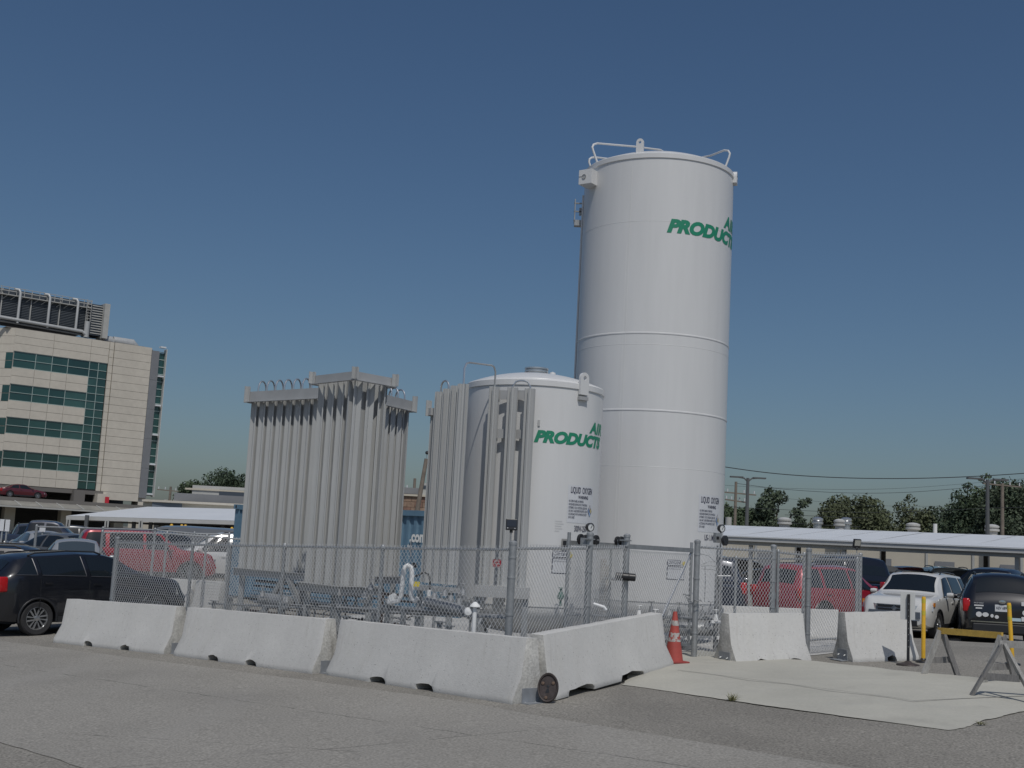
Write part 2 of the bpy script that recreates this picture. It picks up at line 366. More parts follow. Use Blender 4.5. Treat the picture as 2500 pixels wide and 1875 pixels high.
def slab_h(x, y):   # apron rises .09 m from the outer edge to the crease
    best = 9
    for (ax, ay), (bx, by) in (((1.80, 17.55), (5.05, 13.75)), ((5.05, 13.75), (8.2, 16.8))):
        dx, dy = bx - ax, by - ay; L = math.hypot(dx, dy)
        d = abs((x - ax) * dy - (y - ay) * dx) / L; best = min(best, d)
    return .007 + .09 * min(1, best / 1.25)
sm = poly_sheet(outer, slab_h, .10, .06)
# a thin vertical rim so that the edge has thickness
struct('concrete_slab', sm, M_slab)
cr = MB()
def strip_line(mb, pts, w, hf):
    for i in range(len(pts) - 1):
        a = Vector((*pts[i], 0)); b = Vector((*pts[i + 1], 0)); nn = max(1, int((b - a).length / .25)); d = (b - a).normalized(); q = Vector((-d.y, d.x, 0)) * w / 2
        for k in range(nn):
            p0 = a.lerp(b, k / nn); p1 = a.lerp(b, (k + 1) / nn)
            mb.add([(v.x, v.y, gz(v.x, v.y) + hf(v.x, v.y) + .004) for v in (p0 - q, p1 - q, p1 + q, p0 + q)], [(0, 1, 2, 3)])
strip_line(cr, [(2.72, 18.62), (5.22, 15.50), (6.97, 16.35)], .018, slab_h)
struct('slab_crease', cr, mat('dark_joint', (.17, .165, .15), .95))

# ------------------------------------------------------------------ concrete barriers
BAR_PROF = [(-.305, 0), (-.305, .075), (-.165, .33), (-.095, .81), (.095, .81), (.165, .33), (.305, .075), (.305, 0)]
def barrier(name, ax, ay, bx, by, label, slots=((.31, .36), (.64, .69)), plate=(1,), lift=(0, 0), cat='concrete barrier', grp='concrete barriers round the gas compound', hs=1.):
    # (ax,ay)-(bx,by): the near base edge, going left to right
    d = Vector((bx - ax, by - ay, 0)); L = d.length; a = math.atan2(d.y, d.x); d /= L; nrm = Vector((-d.y, d.x, 0))
    c0 = Vector((ax, ay, 0)) + nrm * .305
    za = gz(ax, ay) + lift[0]; zb = gz(bx, by) + lift[1]
    t = thing(name, label, cat, (c0.x, c0.y, za), a, grp)
    tilt = Matrix.Rotation(-math.atan2(zb - za, L), 4, 'Y')
    mb = MB(); nseg = 30; vs = []; fs = []; k = len(BAR_PROF); sd = random.random() * 50
    for i in range(nseg + 1):
        x = L * i / nseg
        for (y, z) in BAR_PROF:
            w = .004 * noise.noise((x * 2 + sd, y * 4, z * 3)) + (.006 * noise.noise((x * 9 + sd, y * 9, z * 9)) if z < .1 or z > .8 else 0)
            vs.append((x, y * (1 + w * 4), z * hs + (w if z > .01 else 0)))
    for i in range(nseg):
        for j in range(k): fs.append((i * k + j, (i + 1) * k + j, (i + 1) * k + (j + 1) % k, i * k + (j + 1) % k))
    fs.append(tuple(range(k))); fs.append(tuple(nseg * k + j for j in reversed(range(k))))
    mb.add(vs, fs, False, tilt)
    mb.f = [tuple(reversed(f)) for f in mb.f]
    o = mb.build('barrier_body', [M_conc, M_conc_end], t)
    c = MB()
    for s0, s1 in slots:
        xm = L * (s0 + s1) / 2; ww = L * (s1 - s0) / 2 * 1.45
        r = random.Random(int(xm * 1000)); pts = []
        arch = [(-1, -.05), (-1.02, .05), (-.95, .085), (-.5, .1), (0, .112), (.5, .1), (.9, .085), (1.05, .04), (1.08, -.05)]
        poly = [(xm + px * ww + r.uniform(-.012, .012), pz * .86 + r.uniform(-.01, .012)) for px, pz in arch]
        c.prism(poly, -.5, .5, tilt @ Matrix.Rotation(PI / 2, 4, 'X'))
    if slots: c.f = [tuple(f) for f in c.f]; cut(o, c)
    bevel(o, .014, 2, 35)
    me = o.data
    for p in me.polygons:
        p.use_smooth = True
        nx = (tilt.inverted() @ p.normal).x
        if abs(nx) > .8: p.material_index = 1
    me.set_sharp_from_angle(angle=rad(50))
    for e in plate:
        x = -.0 if e == 0 else L; s = -1 if e == 0 else 1
        pm = MB(); pm.box((x + s * .006, 0, .105), (.01, .30, .17), M=tilt); pm.box((x + s * .075, 0, .012), (.15, .34, .012), M=tilt)
        po = pm.build('steel_angle_plate', mat('plate_steel', (.30, .32, .345), .55, .3, n1=.15, s1=8), t)
        for yy in (-.09, .09): MB().cyl((x + s * .008, yy, .10), (x + s * .045, yy, .085), .014, 6).build('anchor_bolt', M_galv, t)
    return t
barrier('concrete_barrier', -8.34, 23.25, -5.72, 21.25, 'concrete barrier standing beside the rear wheel of the black SUV')
barrier('concrete_barrier', -5.5, 21.07, -2.76, 18.60, 'concrete barrier in the middle of the left row, below the tall fin vaporizer', slots=((.28, .33), (.56, .61)))
barrier('concrete_barrier', -2.54, 18.5, .22, 15.55, 'nearest concrete barrier, ending at the corner beside the rusty round plate', slots=((.28, .34), (.54, .60)))
barrier('concrete_barrier', .78, 15.90, 2.76, 19.34, 'concrete barrier running from the rusty round plate back to the orange cone', slots=((.12, .25), (.54, .67)), plate=(), lift=(.01, .07))
barrier('concrete_barrier', 3.84, 19.89, 5.22, 20.55, 'short concrete barrier standing right of the gate on the slab edge', slots=((.28, .39), (.72, .84)), plate=(0,), lift=(.03, 0))
barrier('concrete_barrier', 5.99, 20.83, 7.24, 21.22, 'short concrete barrier with the shadow of a sign on it', slots=((.55, .64),), plate=(0,))
barrier('concrete_barrier', 4.9, 27.6, 7.35, 26.72, 'long pale concrete barrier behind the right hand fence in front of the red pickup', slots=(), plate=(), hs=.78, grp='barriers at the back of the compound')
barrier('concrete_barrier', -8.9, 31.0, -7.75, 30.4, 'grey concrete block seen through the left fence under the red truck', slots=(), plate=(), grp='barriers at the back of the compound')
barrier('concrete_barrier', -7.65, 30.3, -6.95, 29.95, 'grey concrete block beside the vaporizer, seen through the left fence', slots=(), plate=(), grp='barriers at the back of the compound')

# ------------------------------------------------------------------ fences
def link_mesh(mb, a, b, zb0, zt0, zb1, zt1, barb=True, off=Vector((0, 0, 0)), pitch=.037, r=.0041):
    a = Vector((a[0], a[1], 0)) + off; b = Vector((b[0], b[1], 0)) + off; d = b - a; L = d.length; d /= L; nrm = Vector((-d.y, d.x, 0))
    nw = int(L / pitch); base = len(mb.v); vs = []; fs = []
    dirs = [nrm * r, (-nrm * .5 + Vector((0, 0, .8)) * 1) * r, (-nrm * .5 - d * .86) * r]
    o3 = [nrm * r, (-.5 * nrm + .86 * d) * r, (-.5 * nrm - .86 * d) * r]
    for i in range(nw):
        t = (i + .5) / nw; zb = zb0 + (zb1 - zb0) * t; zt = zt0 + (zt1 - zt0) * t
        k = int((zt - zb) / (pitch * 1.22)); flip = i % 2
        sag = .012 * noise.noise((i * .05, a.x, 0))
        st = len(vs)
        for j in range(k + 1):
            s = 1 if (j + flip) % 2 else -1
            p = a + d * (L * t + s * pitch * .5) + Vector((0, 0, zb + (zt - zb) * j / k + sag)) + nrm * (s * .003)
            vs += [p + q for q in o3]
        if barb:
            p = a + d * (L * t + random.uniform(-.01, .01)) + Vector((0, 0, zt + .045 + sag)); vs += [p + q for q in o3]; k += 1
        for j in range(k):
            u = st + j * 3
            for q in range(3): fs.append((u + q, u + (q + 1) % 3, u + 3 + (q + 1) % 3, u + 3 + q))
    mb.add(vs, fs)
def post(t, x, y, z0, z1, r, cap=True, bands=(), name='post'):
    m = MB(); m.cyl((x, y, z0), (x, y, z1), r, 14)
    if cap: m.lathe([(r * 1.12, z1 - .03), (r * 1.12, z1 + .004), (r * .75, z1 + .022), (0.001, z1 + .03)], 14, (x, y, 0))
    for zz in bands: m.lathe([(r * 1.0, zz - .014), (r * 1.14, zz - .012), (r * 1.14, zz + .012), (r * 1.0, zz + .014)], 14, (x, y, 0))
    return m.build(name, M_galv, t, world=True)
def fence(name, label, pts, tops, post_r, rail_drop=.1, bottom=.06, bands=(), group=None, mesh=True, railr=.021, barb=True, mid=None):
    """pts: list of (x,y); tops: z of post tops"""
    x0, y0 = pts[0]; t = thing(name, label, 'fence', (x0, y0, gz(x0, y0)), 0, group)
    for i, ((x, y), zt) in enumerate(zip(pts, tops)):
        if post_r[i]: post(t, x, y, gz(x, y) - .02, zt, post_r[i], bands=bands if post_r[i] > .035 else ())
    for i in range(len(pts) - 1):
        (x, y), (X, Y) = pts[i], pts[i + 1]
        ra = min(tops[i], 9) - (rail_drop if post_r[i] > .035 or post_r[i] == 0 else .03); rb = tops[i + 1] - (rail_drop if post_r[i + 1] > .035 or post_r[i + 1] == 0 else .03)
        m = MB(); m.cyl((x, y, ra), (X, Y, rb), railr, 10); m.build('top_rail', M_galv, t, world=True)
        if mid: m = MB(); m.cyl((x, y, gz(x, y) + mid), (X, Y, gz(X, Y) + mid), .017, 8); m.build('lower_rail', M_galv, t, world=True)
        if mesh:
            q = MB(); nr = Vector((Y - y, -(X - x), 0)).normalized() * .03
            if nr.y > 0: nr = -nr
            link_mesh(q, (x, y), (X, Y), gz(x, y) + bottom, ra + .01, gz(X, Y) + bottom, rb + .01, barb=barb, off=nr)
            o = q.build('chain_link_mesh', M_wire, t, world=True); o['kind'] = 'stuff'
    return t
C0 = at(1253, 1324.6, 16.75); CL = at(288, 1313, 24.0)
def on_line(px, a, b):   # point of line a-b seen at photo column px (at rail height)
    best = None
    for i in range(401):
        t = i / 400; p = Vector((a.x + (b.x - a.x) * t, a.y + (b.y - a.y) * t, 2.0)) - CAM
        X = 1250 + FPX * p.dot(XR) / p.dot(FW)
        if best is None or abs(X - px) < best[0]: best = (abs(X - px), t)
    return best[1]
ptsL = [(CL.x, CL.y)]; topsL = [CL.z]; rL = [.05]
for px in (472, 565, 695, 935):
    tt = on_line(px, CL, C0); ptsL.append((CL.x + (C0.x - CL.x) * tt, CL.y + (C0.y - CL.y) * tt)); topsL.append(CL.z + (C0.z - CL.z) * tt - .08); rL.append(.03)
ptsL.append((C0.x, C0.y)); topsL.append(C0.z); rL.append(.052)
fence('chain_link_fence', 'galvanised chain link fence on the left, from the black SUV to the corner floodlight post', ptsL, topsL, rL, bands=(.75, 1.25, 1.75, 2.02), group='chain link fences', mid=.35)
P1 = at(1441, 1303, 18.35); P2 = at(1531, 1307, 19.4); P3 = at(1703, 1321, 20.6)
t2 = fence('chain_link_fence', 'short chain link fence between the corner post and the gate rollers', [(C0.x + .03, C0.y + .03), (P1.x, P1.y), (P2.x, P2.y)], [C0.z + .02, P1.z - .12, P2.z - .1], [0, 0, 0], rail_drop=.1, group='chain link fences')
post(t2, P1.x, P1.y, gz(P1.x, P1.y), P1.z, .05, bands=(.9, 1.35, 1.85), name='gate_post')
post(t2, P2.x, P2.y, gz(P2.x, P2.y), P2.z, .05, bands=(.9, 1.85), name='gate_post')
Q1 = at(1889, 1333, 21.6); Q2 = at(1975, 1341, 22.1); Q3 = at(2101, 1353, 23.1)
t3 = fence('chain_link_fence', 'chain link fence right of the sliding gate, standing behind the short barriers', [(P3.x, P3.y), (Q1.x, Q1.y)], [P3.z, Q1.z], [.05, .05], bands=(.9, 1.35, 1.8, 2.2), group='chain link fences')
fence('walk_gate', 'narrow chain link walk gate between two posts, closed', [(Q1.x + .09, Q1.y + .03), (Q2.x - .09, Q2.y - .03)], [Q1.z - .08, Q2.z - .08], [.028, .028], rail_drop=.06, group=None, mid=.2)['category'] = 'gate'
fence('chain_link_fence', 'last stretch of chain link fence on the right, ending at the small floodlight', [(Q2.x, Q2.y), (Q3.x, Q3.y)], [Q2.z, Q3.z], [.05, .035], bands=(.9, 1.4, 1.9), group='chain link fences', mid=.25)
# fences behind the compound
BR = [(Q3.x - .3, Q3.y + .6), (6.2, 27.4), (5.0, 27.6), (2.2, 28.6), (-.5, 29.6)]
fence('chain_link_fence', 'rear chain link fence behind the tall tank and dark pickup', [(6.9, 23.8), (5.15, 27.0), (4.4, 28.6)], [2.30, 2.2, 2.2], [.03, .03, .03], rail_drop=.05, group='rear fences', mesh=False)
LB = [(at(250, 1302, 29), 0), (at(408, 1305, 29.5), 0), (at(505, 1312, 29.8), 0), (at(600, 1320, 30), 0)]
fence('chain_link_fence', 'rear chain link fence in front of the white SUV, left of the blue container', [(p.x, p.y) for p, _ in LB], [p.z + .05 for p, _ in LB], [.03, .03, .03, .03], rail_drop=.04, group='rear fences')
LC = [at(90, 1283, 33), at(252, 1288, 33), at(379, 1291, 33), at(475, 1300, 33.4), at(560, 1302, 33.6)]
tb = fence('chain_link_fence', 'far galvanised rail fence among the parked cars beyond the black SUV', [(p.x, p.y) for p in LC], [p.z for p in LC], [.035, .035, .035, .03, .03], rail_drop=.03, group='rear fences', mesh=False)

# ------------------------------------------------------------------ sliding gate
GA = Vector((.98, 18.55, 0)); GB = Vector((3.36, 21.75, 0)); gd = (GB - GA).normalized(); ZT = 2.27; ZB0 = .63; gl = (GB - GA).length
gt = thing('sliding_gate', 'cantilever chain link gate with a bright diagonal brace, chained shut', 'gate', (GA.x, GA.y, .4))
def gp(s, z): p = GA + gd * s; return Vector((p.x, p.y, z))
for nm, a, b, w_, h_ in (('top_rail', gp(0, ZT), gp(gl, ZT + .0), .06, .075), ('bottom_rail', gp(0, ZB0), gp(gl, ZB0), .05, .06)):
    MB().beam(a, b, w_, h_).build(nm, M_galv, gt, world=True)
for s_, r_ in ((.02, .028), (1.25, .022), (gl - .02, .028)): MB().cyl(gp(s_, ZB0 - .03), gp(s_, ZT + (.14 if s_ > 2 else .16 if s_ < 1 else 0)), r_, 10).build('frame_post', M_galv, gt, world=True)
sB = 2.55
MB().cyl(gp(gl - .06, ZT - .06), gp(sB, ZB0), .017, 8).build('diagonal_brace', M_alup, gt, world=True)
q = MB(); link_mesh(q, gp(.03, 0), gp(gl - .03, 0), ZB0 + .03, ZT - .06, ZB0 + .03, ZT - .06, barb=False); q.build('chain_link_mesh', M_wire, gt, world=True)['kind'] = 'stuff'
MB().box((0, 0, 0), (.35, .12, .06), 0, Matrix.Translation(gp(gl - .1, ZB0 - .05)) @ Matrix.Rotation(math.atan2(gd.y, gd.x), 4, 'Z')).build('wheel_block', M_pipe, gt, world=True)
# rollers on the gate posts
def roller(px, py, D, r, label):
    p = at(px, py, D); t = thing('gate_roller', label, 'gate roller', p, math.atan2(gd.y, gd.x), 'black rubber gate rollers')
    MB().lathe([(.001, -.022), (r * .6, -.024), (r * .96, -.02), (r, -.008), (r, .008), (r * .96, .02), (r * .6, .024), (.001, .022)], 24, M=Matrix.Rotation(PI / 2, 4, 'X')).build('wheel', M_dark, t)
    MB().cyl((0, -.07, 0), (0, .07, 0), .012, 8).build('axle', M_galv, t)
roller(1418, 1317, 18.6, .085, 'outermost black gate roller on the left side of the corner gate post')
roller(1430, 1319, 18.5, .085, 'black gate roller just left of the first gate post')
roller(1455, 1319, 18.7, .080, 'black gate roller on the right side of the first gate post')
roller(1508, 1321, 19.6, .075, 'left black gate roller of the second gate post')
roller(1517, 1321, 19.5, .075, 'black gate roller touching the second gate post')
for pp, dz in ((P1, -.17), (P2, -.17)):
    m = MB()
    for k in (0, .09): m.box((pp.x - .02, pp.y, pp.z + dz + k), (.16, .13, .018), .95)
    m.box((pp.x - .09, pp.y + .08, pp.z + dz + .045), (.02, .1, .12), .95)
    m.build('roller_bracket', M_galv, t2, world=True)
pr = at(1527, 1408, 19.3)
pd = thing('foam_bumper', 'black cylindrical foam bumper strapped across the gate post', 'bumper', pr)
m = MB(); m.tube([(-.16, 0, .005), (-.15, 0, .005), (.15, 0, -.005), (.16, 0, -.005)], .06, 16, radii=[.04, .06, .06, .04]); m.build('foam_roll', M_black, pd)
for x in (-.05, .05): MB().lathe([(.0605, -.01), (.064, -.01), (.064, .01), (.0605, .01)], 16, M=Matrix.Translation((x, 0, -x * .03)) @ Matrix.Rotation(PI / 2, 4, 'Y')).build('strap', M_dark, pd)
# chain between gate and post
ch = thing('chain', 'galvanised chain looped from the gate frame to the right gate post', 'chain', gp(gl, 1.3))
a0 = at(1676, 1452, 21.6); b0 = at(1703, 1466, 20.5)
m = MB(); nL = 14
for i in range(nL):
    t = i / (nL - 1); p = a0.lerp(b0, t) + Vector((0, 0, -.10 * math.sin(PI * t)))
    A = Matrix.Translation(p) @ Matrix.Rotation(.4, 4, 'Z') @ Matrix.Rotation(i % 2 * PI / 2, 4, 'X')
    m.tube([A @ Vector((.034 * math.cos(u), .018 * math.sin(u), 0)) for u in [2 * PI * k / 10 for k in range(11)]], .0055, 5, False)
m.build('links', M_pipe, ch, world=True)
for (o, u) in ((a0, 1), (b0, 1)):
    m = MB(); m.tube([o + Vector((.06 * math.cos(2 * PI * k / 14), .06 * math.sin(2 * PI * k / 14), .012 * math.sin(k * 1.7))) for k in range(15)], .008, 5, False); m.build('loop', M_pipe, ch, world=True)
# pressed sign of the fence company
sp = at(1213, 1375, 17.0); an = math.atan2(C0.y - CL.y, C0.x - CL.x)
sg = thing('fence_sign', 'small red sign with white letters wired to the chain link fence', 'sign', sp, an)
MB().box((0, 0, 0), (.155, .006, .105)).build('sign_plate', M_red, sg)
for tx, zz, sz in (('AAA', .018, .042), ('STRONG', -.018, .034), ('CONSTRUCTION', -.046, .017)):
    text_wrap(tx, 'lettering', M_letw, sg, lambda x, y, zz=zz: (x, -.006, zz + y), sz, step=0, align='CENTER', bold=.0006)

# ------------------------------------------------------------------ tanks
FONTK = dict(bold=.0, shear=0)
def make_tank(name, label, cx, cy, R, z0, z1, dome, rings, logo, board):
    az = math.atan2(cx, cy); dv = Vector((math.sin(az), math.cos(az), 0)); rt = Vector((math.cos(az), -math.sin(az), 0))
    zg = gz(cx, cy); t = thing(name, label, 'tank', (cx, cy, zg))
    def P(phi, r, z): p = -dv * math.cos(phi) * r + rt * math.sin(phi) * r; return Vector((p.x, p.y, z - zg))
    m = MB(); m.lathe([(R, z0 - zg), (R, z0 - zg + .12), (R, z1 - zg - .02)], 128); m.build('shell', M_white, t)
    m = MB()   # dished top head
    pr_ = [(R - .002, z1 - zg - .13), (R + .020, z1 - zg - .12), (R + .020, z1 - zg - .03), (R - .01, z1 - zg - .005), (R - .045, z1 - zg)] + [((R - .05) * (1 - i / 16) + .001, z1 - zg + .01 + dome * (1 - (1 - i / 16) ** 2.1)) for i in range(0, 17)]
    m.lathe(pr_, 128); m.build('top_head', M_white, t)
    for z in [z0 + (z1 - z0) * f for f in ((.29, .56, .84) if R > 1.4 else ())]:
        m = MB(); m.lathe([(R - .002, z - zg - .008), (R + .003, z - zg), (R - .002, z - zg + .008)], 128); m.build('plate_seam', M_white, t)
    for z in rings:
        m = MB(); m.lathe([(R - .002, z - zg - .022), (R + .008, z - zg - .012), (R + .008, z - zg + .012), (R - .002, z - zg + .022)], 128); m.build('weld_ring', M_white, t)
    m = MB(); m.lathe([(R - .012, z0 - zg + .02)] + [(max(.001, (R - .012) * math.cos(i / 12 * PI / 2) ** .8 if i < 12 else .001), z0 - zg - R * .42 * math.sin(i / 12 * PI / 2)) for i in range(13)], 96)
    m.build('bottom_head', M_white, t)
    for k in range(4):
        ph = PI / 4 + k * PI / 2; q = P(ph, R * .86, z0 + .3); q2 = P(ph, R * .86, zg)
        m = MB(); m.beam(q, q2, .16, .16); m.box((q2.x, q2.y, .012), (.34, .34, .024)); m.build('leg', M_galv if k else M_galv, t)
    # lettering wrapped on the shell
    def wrap(phi0, zz, rr=.005): return lambda x, y: P(phi0 + x / R, R + rr, zz + y)
    for tx, ph, zz, sz, sx in logo:
        text_wrap(tx, 'logo_lettering', M_green, t, wrap(ph, zz), sz, step=.05, bold=sz * (.062 if len(tx) > 3 else .048), shear=.28, sx=sx, space=.98 if len(tx) > 3 else 1.08)
    ph, zt, k, idt = board   # warning board: left edge angle, top z, scale
    W_ = .60 * k
    mm = MB(); N = 12; H_ = .62 * k
    vs = [P(ph - .02 + (W_ + .06) / R * i / N, R + .003, zt + .05 * k - (H_ + .02) * j) for j in (0, 1) for i in range(N + 1)]
    mm.add(vs, [(i + N + 1, i + N + 2, i + 1, i) for i in range(N)], True); mm.build('label_sheet', M_sheet, t)
    text_wrap('LIQUID  OXYGEN', 'hazard_lettering', M_navy, t, wrap(ph + .03 / R, zt - .085 * k, .007), .15 * k, step=.08, fit=.55 * k, bold=.0022)
    text_wrap('WARNING', 'hazard_lettering', M_navy, t, wrap(ph + .20 * k / R, zt - .175 * k, .007), .075 * k, step=.08, bold=.0018, fit=.26 * k)
    LN = ['NO OPEN FLAMES, NO SMOKING.', 'INCREASES BURNING RATE OF MATERIALS', 'EXTREMELY COLD OXIDIZING LIQUID AND', 'GAS. MAY CAUSE SEVERE FROSTBITE. USE IN', 'ACCORDANCE WITH AIR PRODUCTS SAFETY', 'DATA SHEET.']
    for i, ln in enumerate(LN):
        text_wrap(ln, 'small_print', M_ltxt, t, wrap(ph + .0 / R, zt - (.24 + .055 * i) * k, .007), .052 * k, step=.1, fit=.44 * k * min(1, len(ln) / 35), bold=.0008)
    cxp, czp, hw = W_ - .075 * k, zt - .37 * k, .070 * k
    for nm, ox, oz, mt in (('red', 0, 1, mat('diamond_red', (.5, .5, .52), .5)), ('blue', -1, 0, mat('diamond_blue', (.22, .30, .46), .5)), ('yellow', 1, 0, mat('diamond_yellow', (.55, .48, .25), .5)), ('white', 0, -1, mat('diamond_white', (.30, .42, .62), .5))):
        dm = MB(); c_ = (cxp + ox * hw * .5, czp + oz * hw * .75)
        dm.add([P(ph + (c_[0] + a * hw * .47) / R, R + .008, c_[1] + b * hw * .70) for a, b in ((0, -1), (1, 0), (0, 1), (-1, 0))], [(0, 1, 2, 3)]); dm.build('hazard_diamond', mt, t)
        ob = MB(); ring = [(0, -1), (1, 0), (0, 1), (-1, 0), (0, -1)]
        for i in range(4):
            (a, b), (a2, b2) = ring[i], ring[i + 1]
            ob.add([P(ph + (c_[0] + u * hw * .5 * s_) / R, R + .009, c_[1] + v * hw * .75 * s_) for u, v, s_ in ((a, b, .86), (a2, b2, .86), (a2, b2, 1), (a, b, 1))], [(0, 1, 2, 3)])
        ob.build('diamond_border', M_navy, t)
    text_wrap(idt, 'serial_lettering', M_navy, t, wrap(ph + .14 * k / R, zt - .70 * k - .03, .006), .14 * k, step=.08, fit=.42 * k, bold=.0016)
    return t, P, zg
# tall tank
TALL, PT, zgT = make_tank('oxygen_tank', 'tall white cylindrical liquid oxygen tank with green lettering near its top', 2.86, 24.72, 1.555, 1.27, 10.07, .34, (6.42, 4.91),
    [('PRODUCTS', rad(7.3), 8.455, .35, 1.13), ('AIR', rad(60), 8.78, .35, 1.13)], (rad(41), 3.30, 1.12, 'US-1.1MM-25'))
SHORT, PS, zgS = make_tank('oxygen_tank', 'shorter white liquid oxygen tank behind the finned tubes, left of the tall tank', .42, 21.2, 1.2, 1.22, 4.97, .22, (),
    [('PRODUCTS', rad(0.8), 3.915, .255, 1.13), ('AIR', rad(53), 4.15, .255, 1.13)], (rad(32.5), 3.19, .98, '300W-250-167'))
R = 1.555
def arc(P, r, z, a0, a1, n=14): return [P(a0 + (a1 - a0) * i / n, r, z) for i in range(n + 1)]
def rail_loop(P, par, a0, a1, r, zb, zt, rr=.022, lean=.12, mt=None):
    s = .10 if a1 > a0 else -.10
    pts = [P(a0, r, zb), P(a0 - s * .3, r + lean * .3, zb + (zt - zb) * .6), P(a0 - s * .2, r + lean * .4, zt - .10), P(a0 + s * .2, r + lean * .4, zt - .02)] + arc(P, r + lean * .4, zt, a0 + s, a1 - s) + [P(a1, r + lean * .3, zt - .1), P(a1, r, zb)]
    MB().tube(pts, rr, 8).build('guard_rail', mt or M_white, par)
for pts in ([(1460, 402, 24.2), (1449, 370, 24.2), (1446, 360, 24.2), (1449, 353, 24.25), (1458, 350, 24.3), (1550, 358, 25.2), (1612, 366, 25.9), (1628, 376, 26.0)],
            [(1443, 410, 24.9), (1438, 396, 24.9), (1439, 389, 24.9), (1444, 385, 24.95), (1452, 384, 25.0), (1487, 388, 25.6), (1505, 396, 25.8)],
            [(1771, 408, 24.8), (1780, 384, 24.8), (1782, 375, 24.8), (1778, 368, 24.85), (1768, 367, 24.95), (1735, 380, 25.7), (1716, 384, 26.0), (1700, 392, 26.1)]):
    MB().tube([at(*p) for p in pts], .022, 8).build('guard_rail', M_white, TALL, world=True)
def lug(P, par, phi, r, z, w_, h_, nm='lifting_lug', th=.05):
    M_ = Matrix.Translation(P(phi, r, z)) ; d = (P(phi, 1, 0) - P(phi, 0, 0)).normalized(); x = Vector((-d.y, d.x, 0))
    M_ = Matrix(((x.x, 0, d.x, P(phi, r, z).x), (x.y, 0, d.y, P(phi, r, z).y), (0, 1, 0, P(phi, r, z).z), (0, 0, 0, 1)))
    poly = [(-w_ / 2, -h_ / 2), (w_ / 2, -h_ / 2)] + [(w_ / 2 * math.cos(a), h_ / 2 - w_ / 2 + w_ / 2 * math.sin(a)) for a in [PI * i / 10 for i in range(11)]]
    m = MB(); m.prism(poly, -th / 2, th / 2, M_); o = m.build(nm, M_white, par)
    c = MB(); c.prism([(w_ * .2 * math.cos(a), h_ / 2 - w_ / 2 + w_ * .2 * math.sin(a)) for a in [2 * PI * i / 12 for i in range(12)]], -th, th, M_); cut(o, c); return o
lug(PT, TALL, rad(-16), 1.44, 10.22, .15, .34, th=.05)
lug(PT, TALL, rad(82), 1.58, 9.98, .24, .26, th=.10)
lug(PS, SHORT, rad(41), 1.235, 4.95, .19, .38)
MB().box((0, 0, 0), (.2, .05, .06), 0, Matrix.Translation(PS(rad(41), 1.23, 4.70)) @ Matrix.Rotation(math.atan2(*(PS(rad(41), 1, 0) - PS(rad(41), 0, 0)).xy.yx) + PI / 2, 4, 'Z')).build('lug_pad', M_alud, SHORT)
# box beam on the left of the tall tank
ph = rad(-58); dd = (PT(ph, 1, 0) - PT(ph, 0, 0)).normalized()
Mx = Matrix.Translation(PT(ph, R + .10, 9.70)) @ Matrix.Rotation(math.atan2(dd.y, dd.x) + PI / 2 + .5, 4, 'Z')
m = MB(); m.box((0, 0, 0), (.30, .36, .30), M=Mx); m.build('lifting_box', M_white, TALL)
m = MB(); m.lathe([(.001, 0), (.045, 0), (.045, .01)], 16, M=Mx @ Matrix.Translation((-.02, -.186, .0)) @ Matrix.Rotation(PI / 2, 4, 'X')); m.box((-.09, -.183, .012), (.11, .006, .018), M=Mx); m.build('keyhole', M_alud, TALL)
ph2 = rad(-92); dd = (PT(ph2, 1, 0) - PT(ph2, 0, 0)).normalized()
m = MB(); b0_ = PT(ph2, R + .09, 9.25); Mb = Matrix.Translation(b0_)
for dz in (-.18, .02, .2): m.box((0, 0, dz), (.24, .05, .02), M=Mb)
m.box((-.1, 0, .02), (.02, .16, .50), M=Mb); m.box((-.02, 0, -.24), (.16, .16, .12), M=Mb); m.box((.02, 0, .02), (.05, .05, .16), M=Mb); m.build('valve_bracket', M_galv, TALL)
m = MB(); m.tube([PT(rad(-88.5), R + .02, z) for z in (9.6, 5, 2.0)], .02, 6); m.build('vent_pipe', M_white, TALL)
m = MB(); m.cyl(PT(rad(-20), R + .003, 9.8), PT(rad(-20), R + .003, 1.4), .004, 4); m.cyl(PT(rad(-22), R + .002, 8.2), PT(rad(-22), R + .002, 1.4), .003, 4); m.build('seam', M_white, TALL)
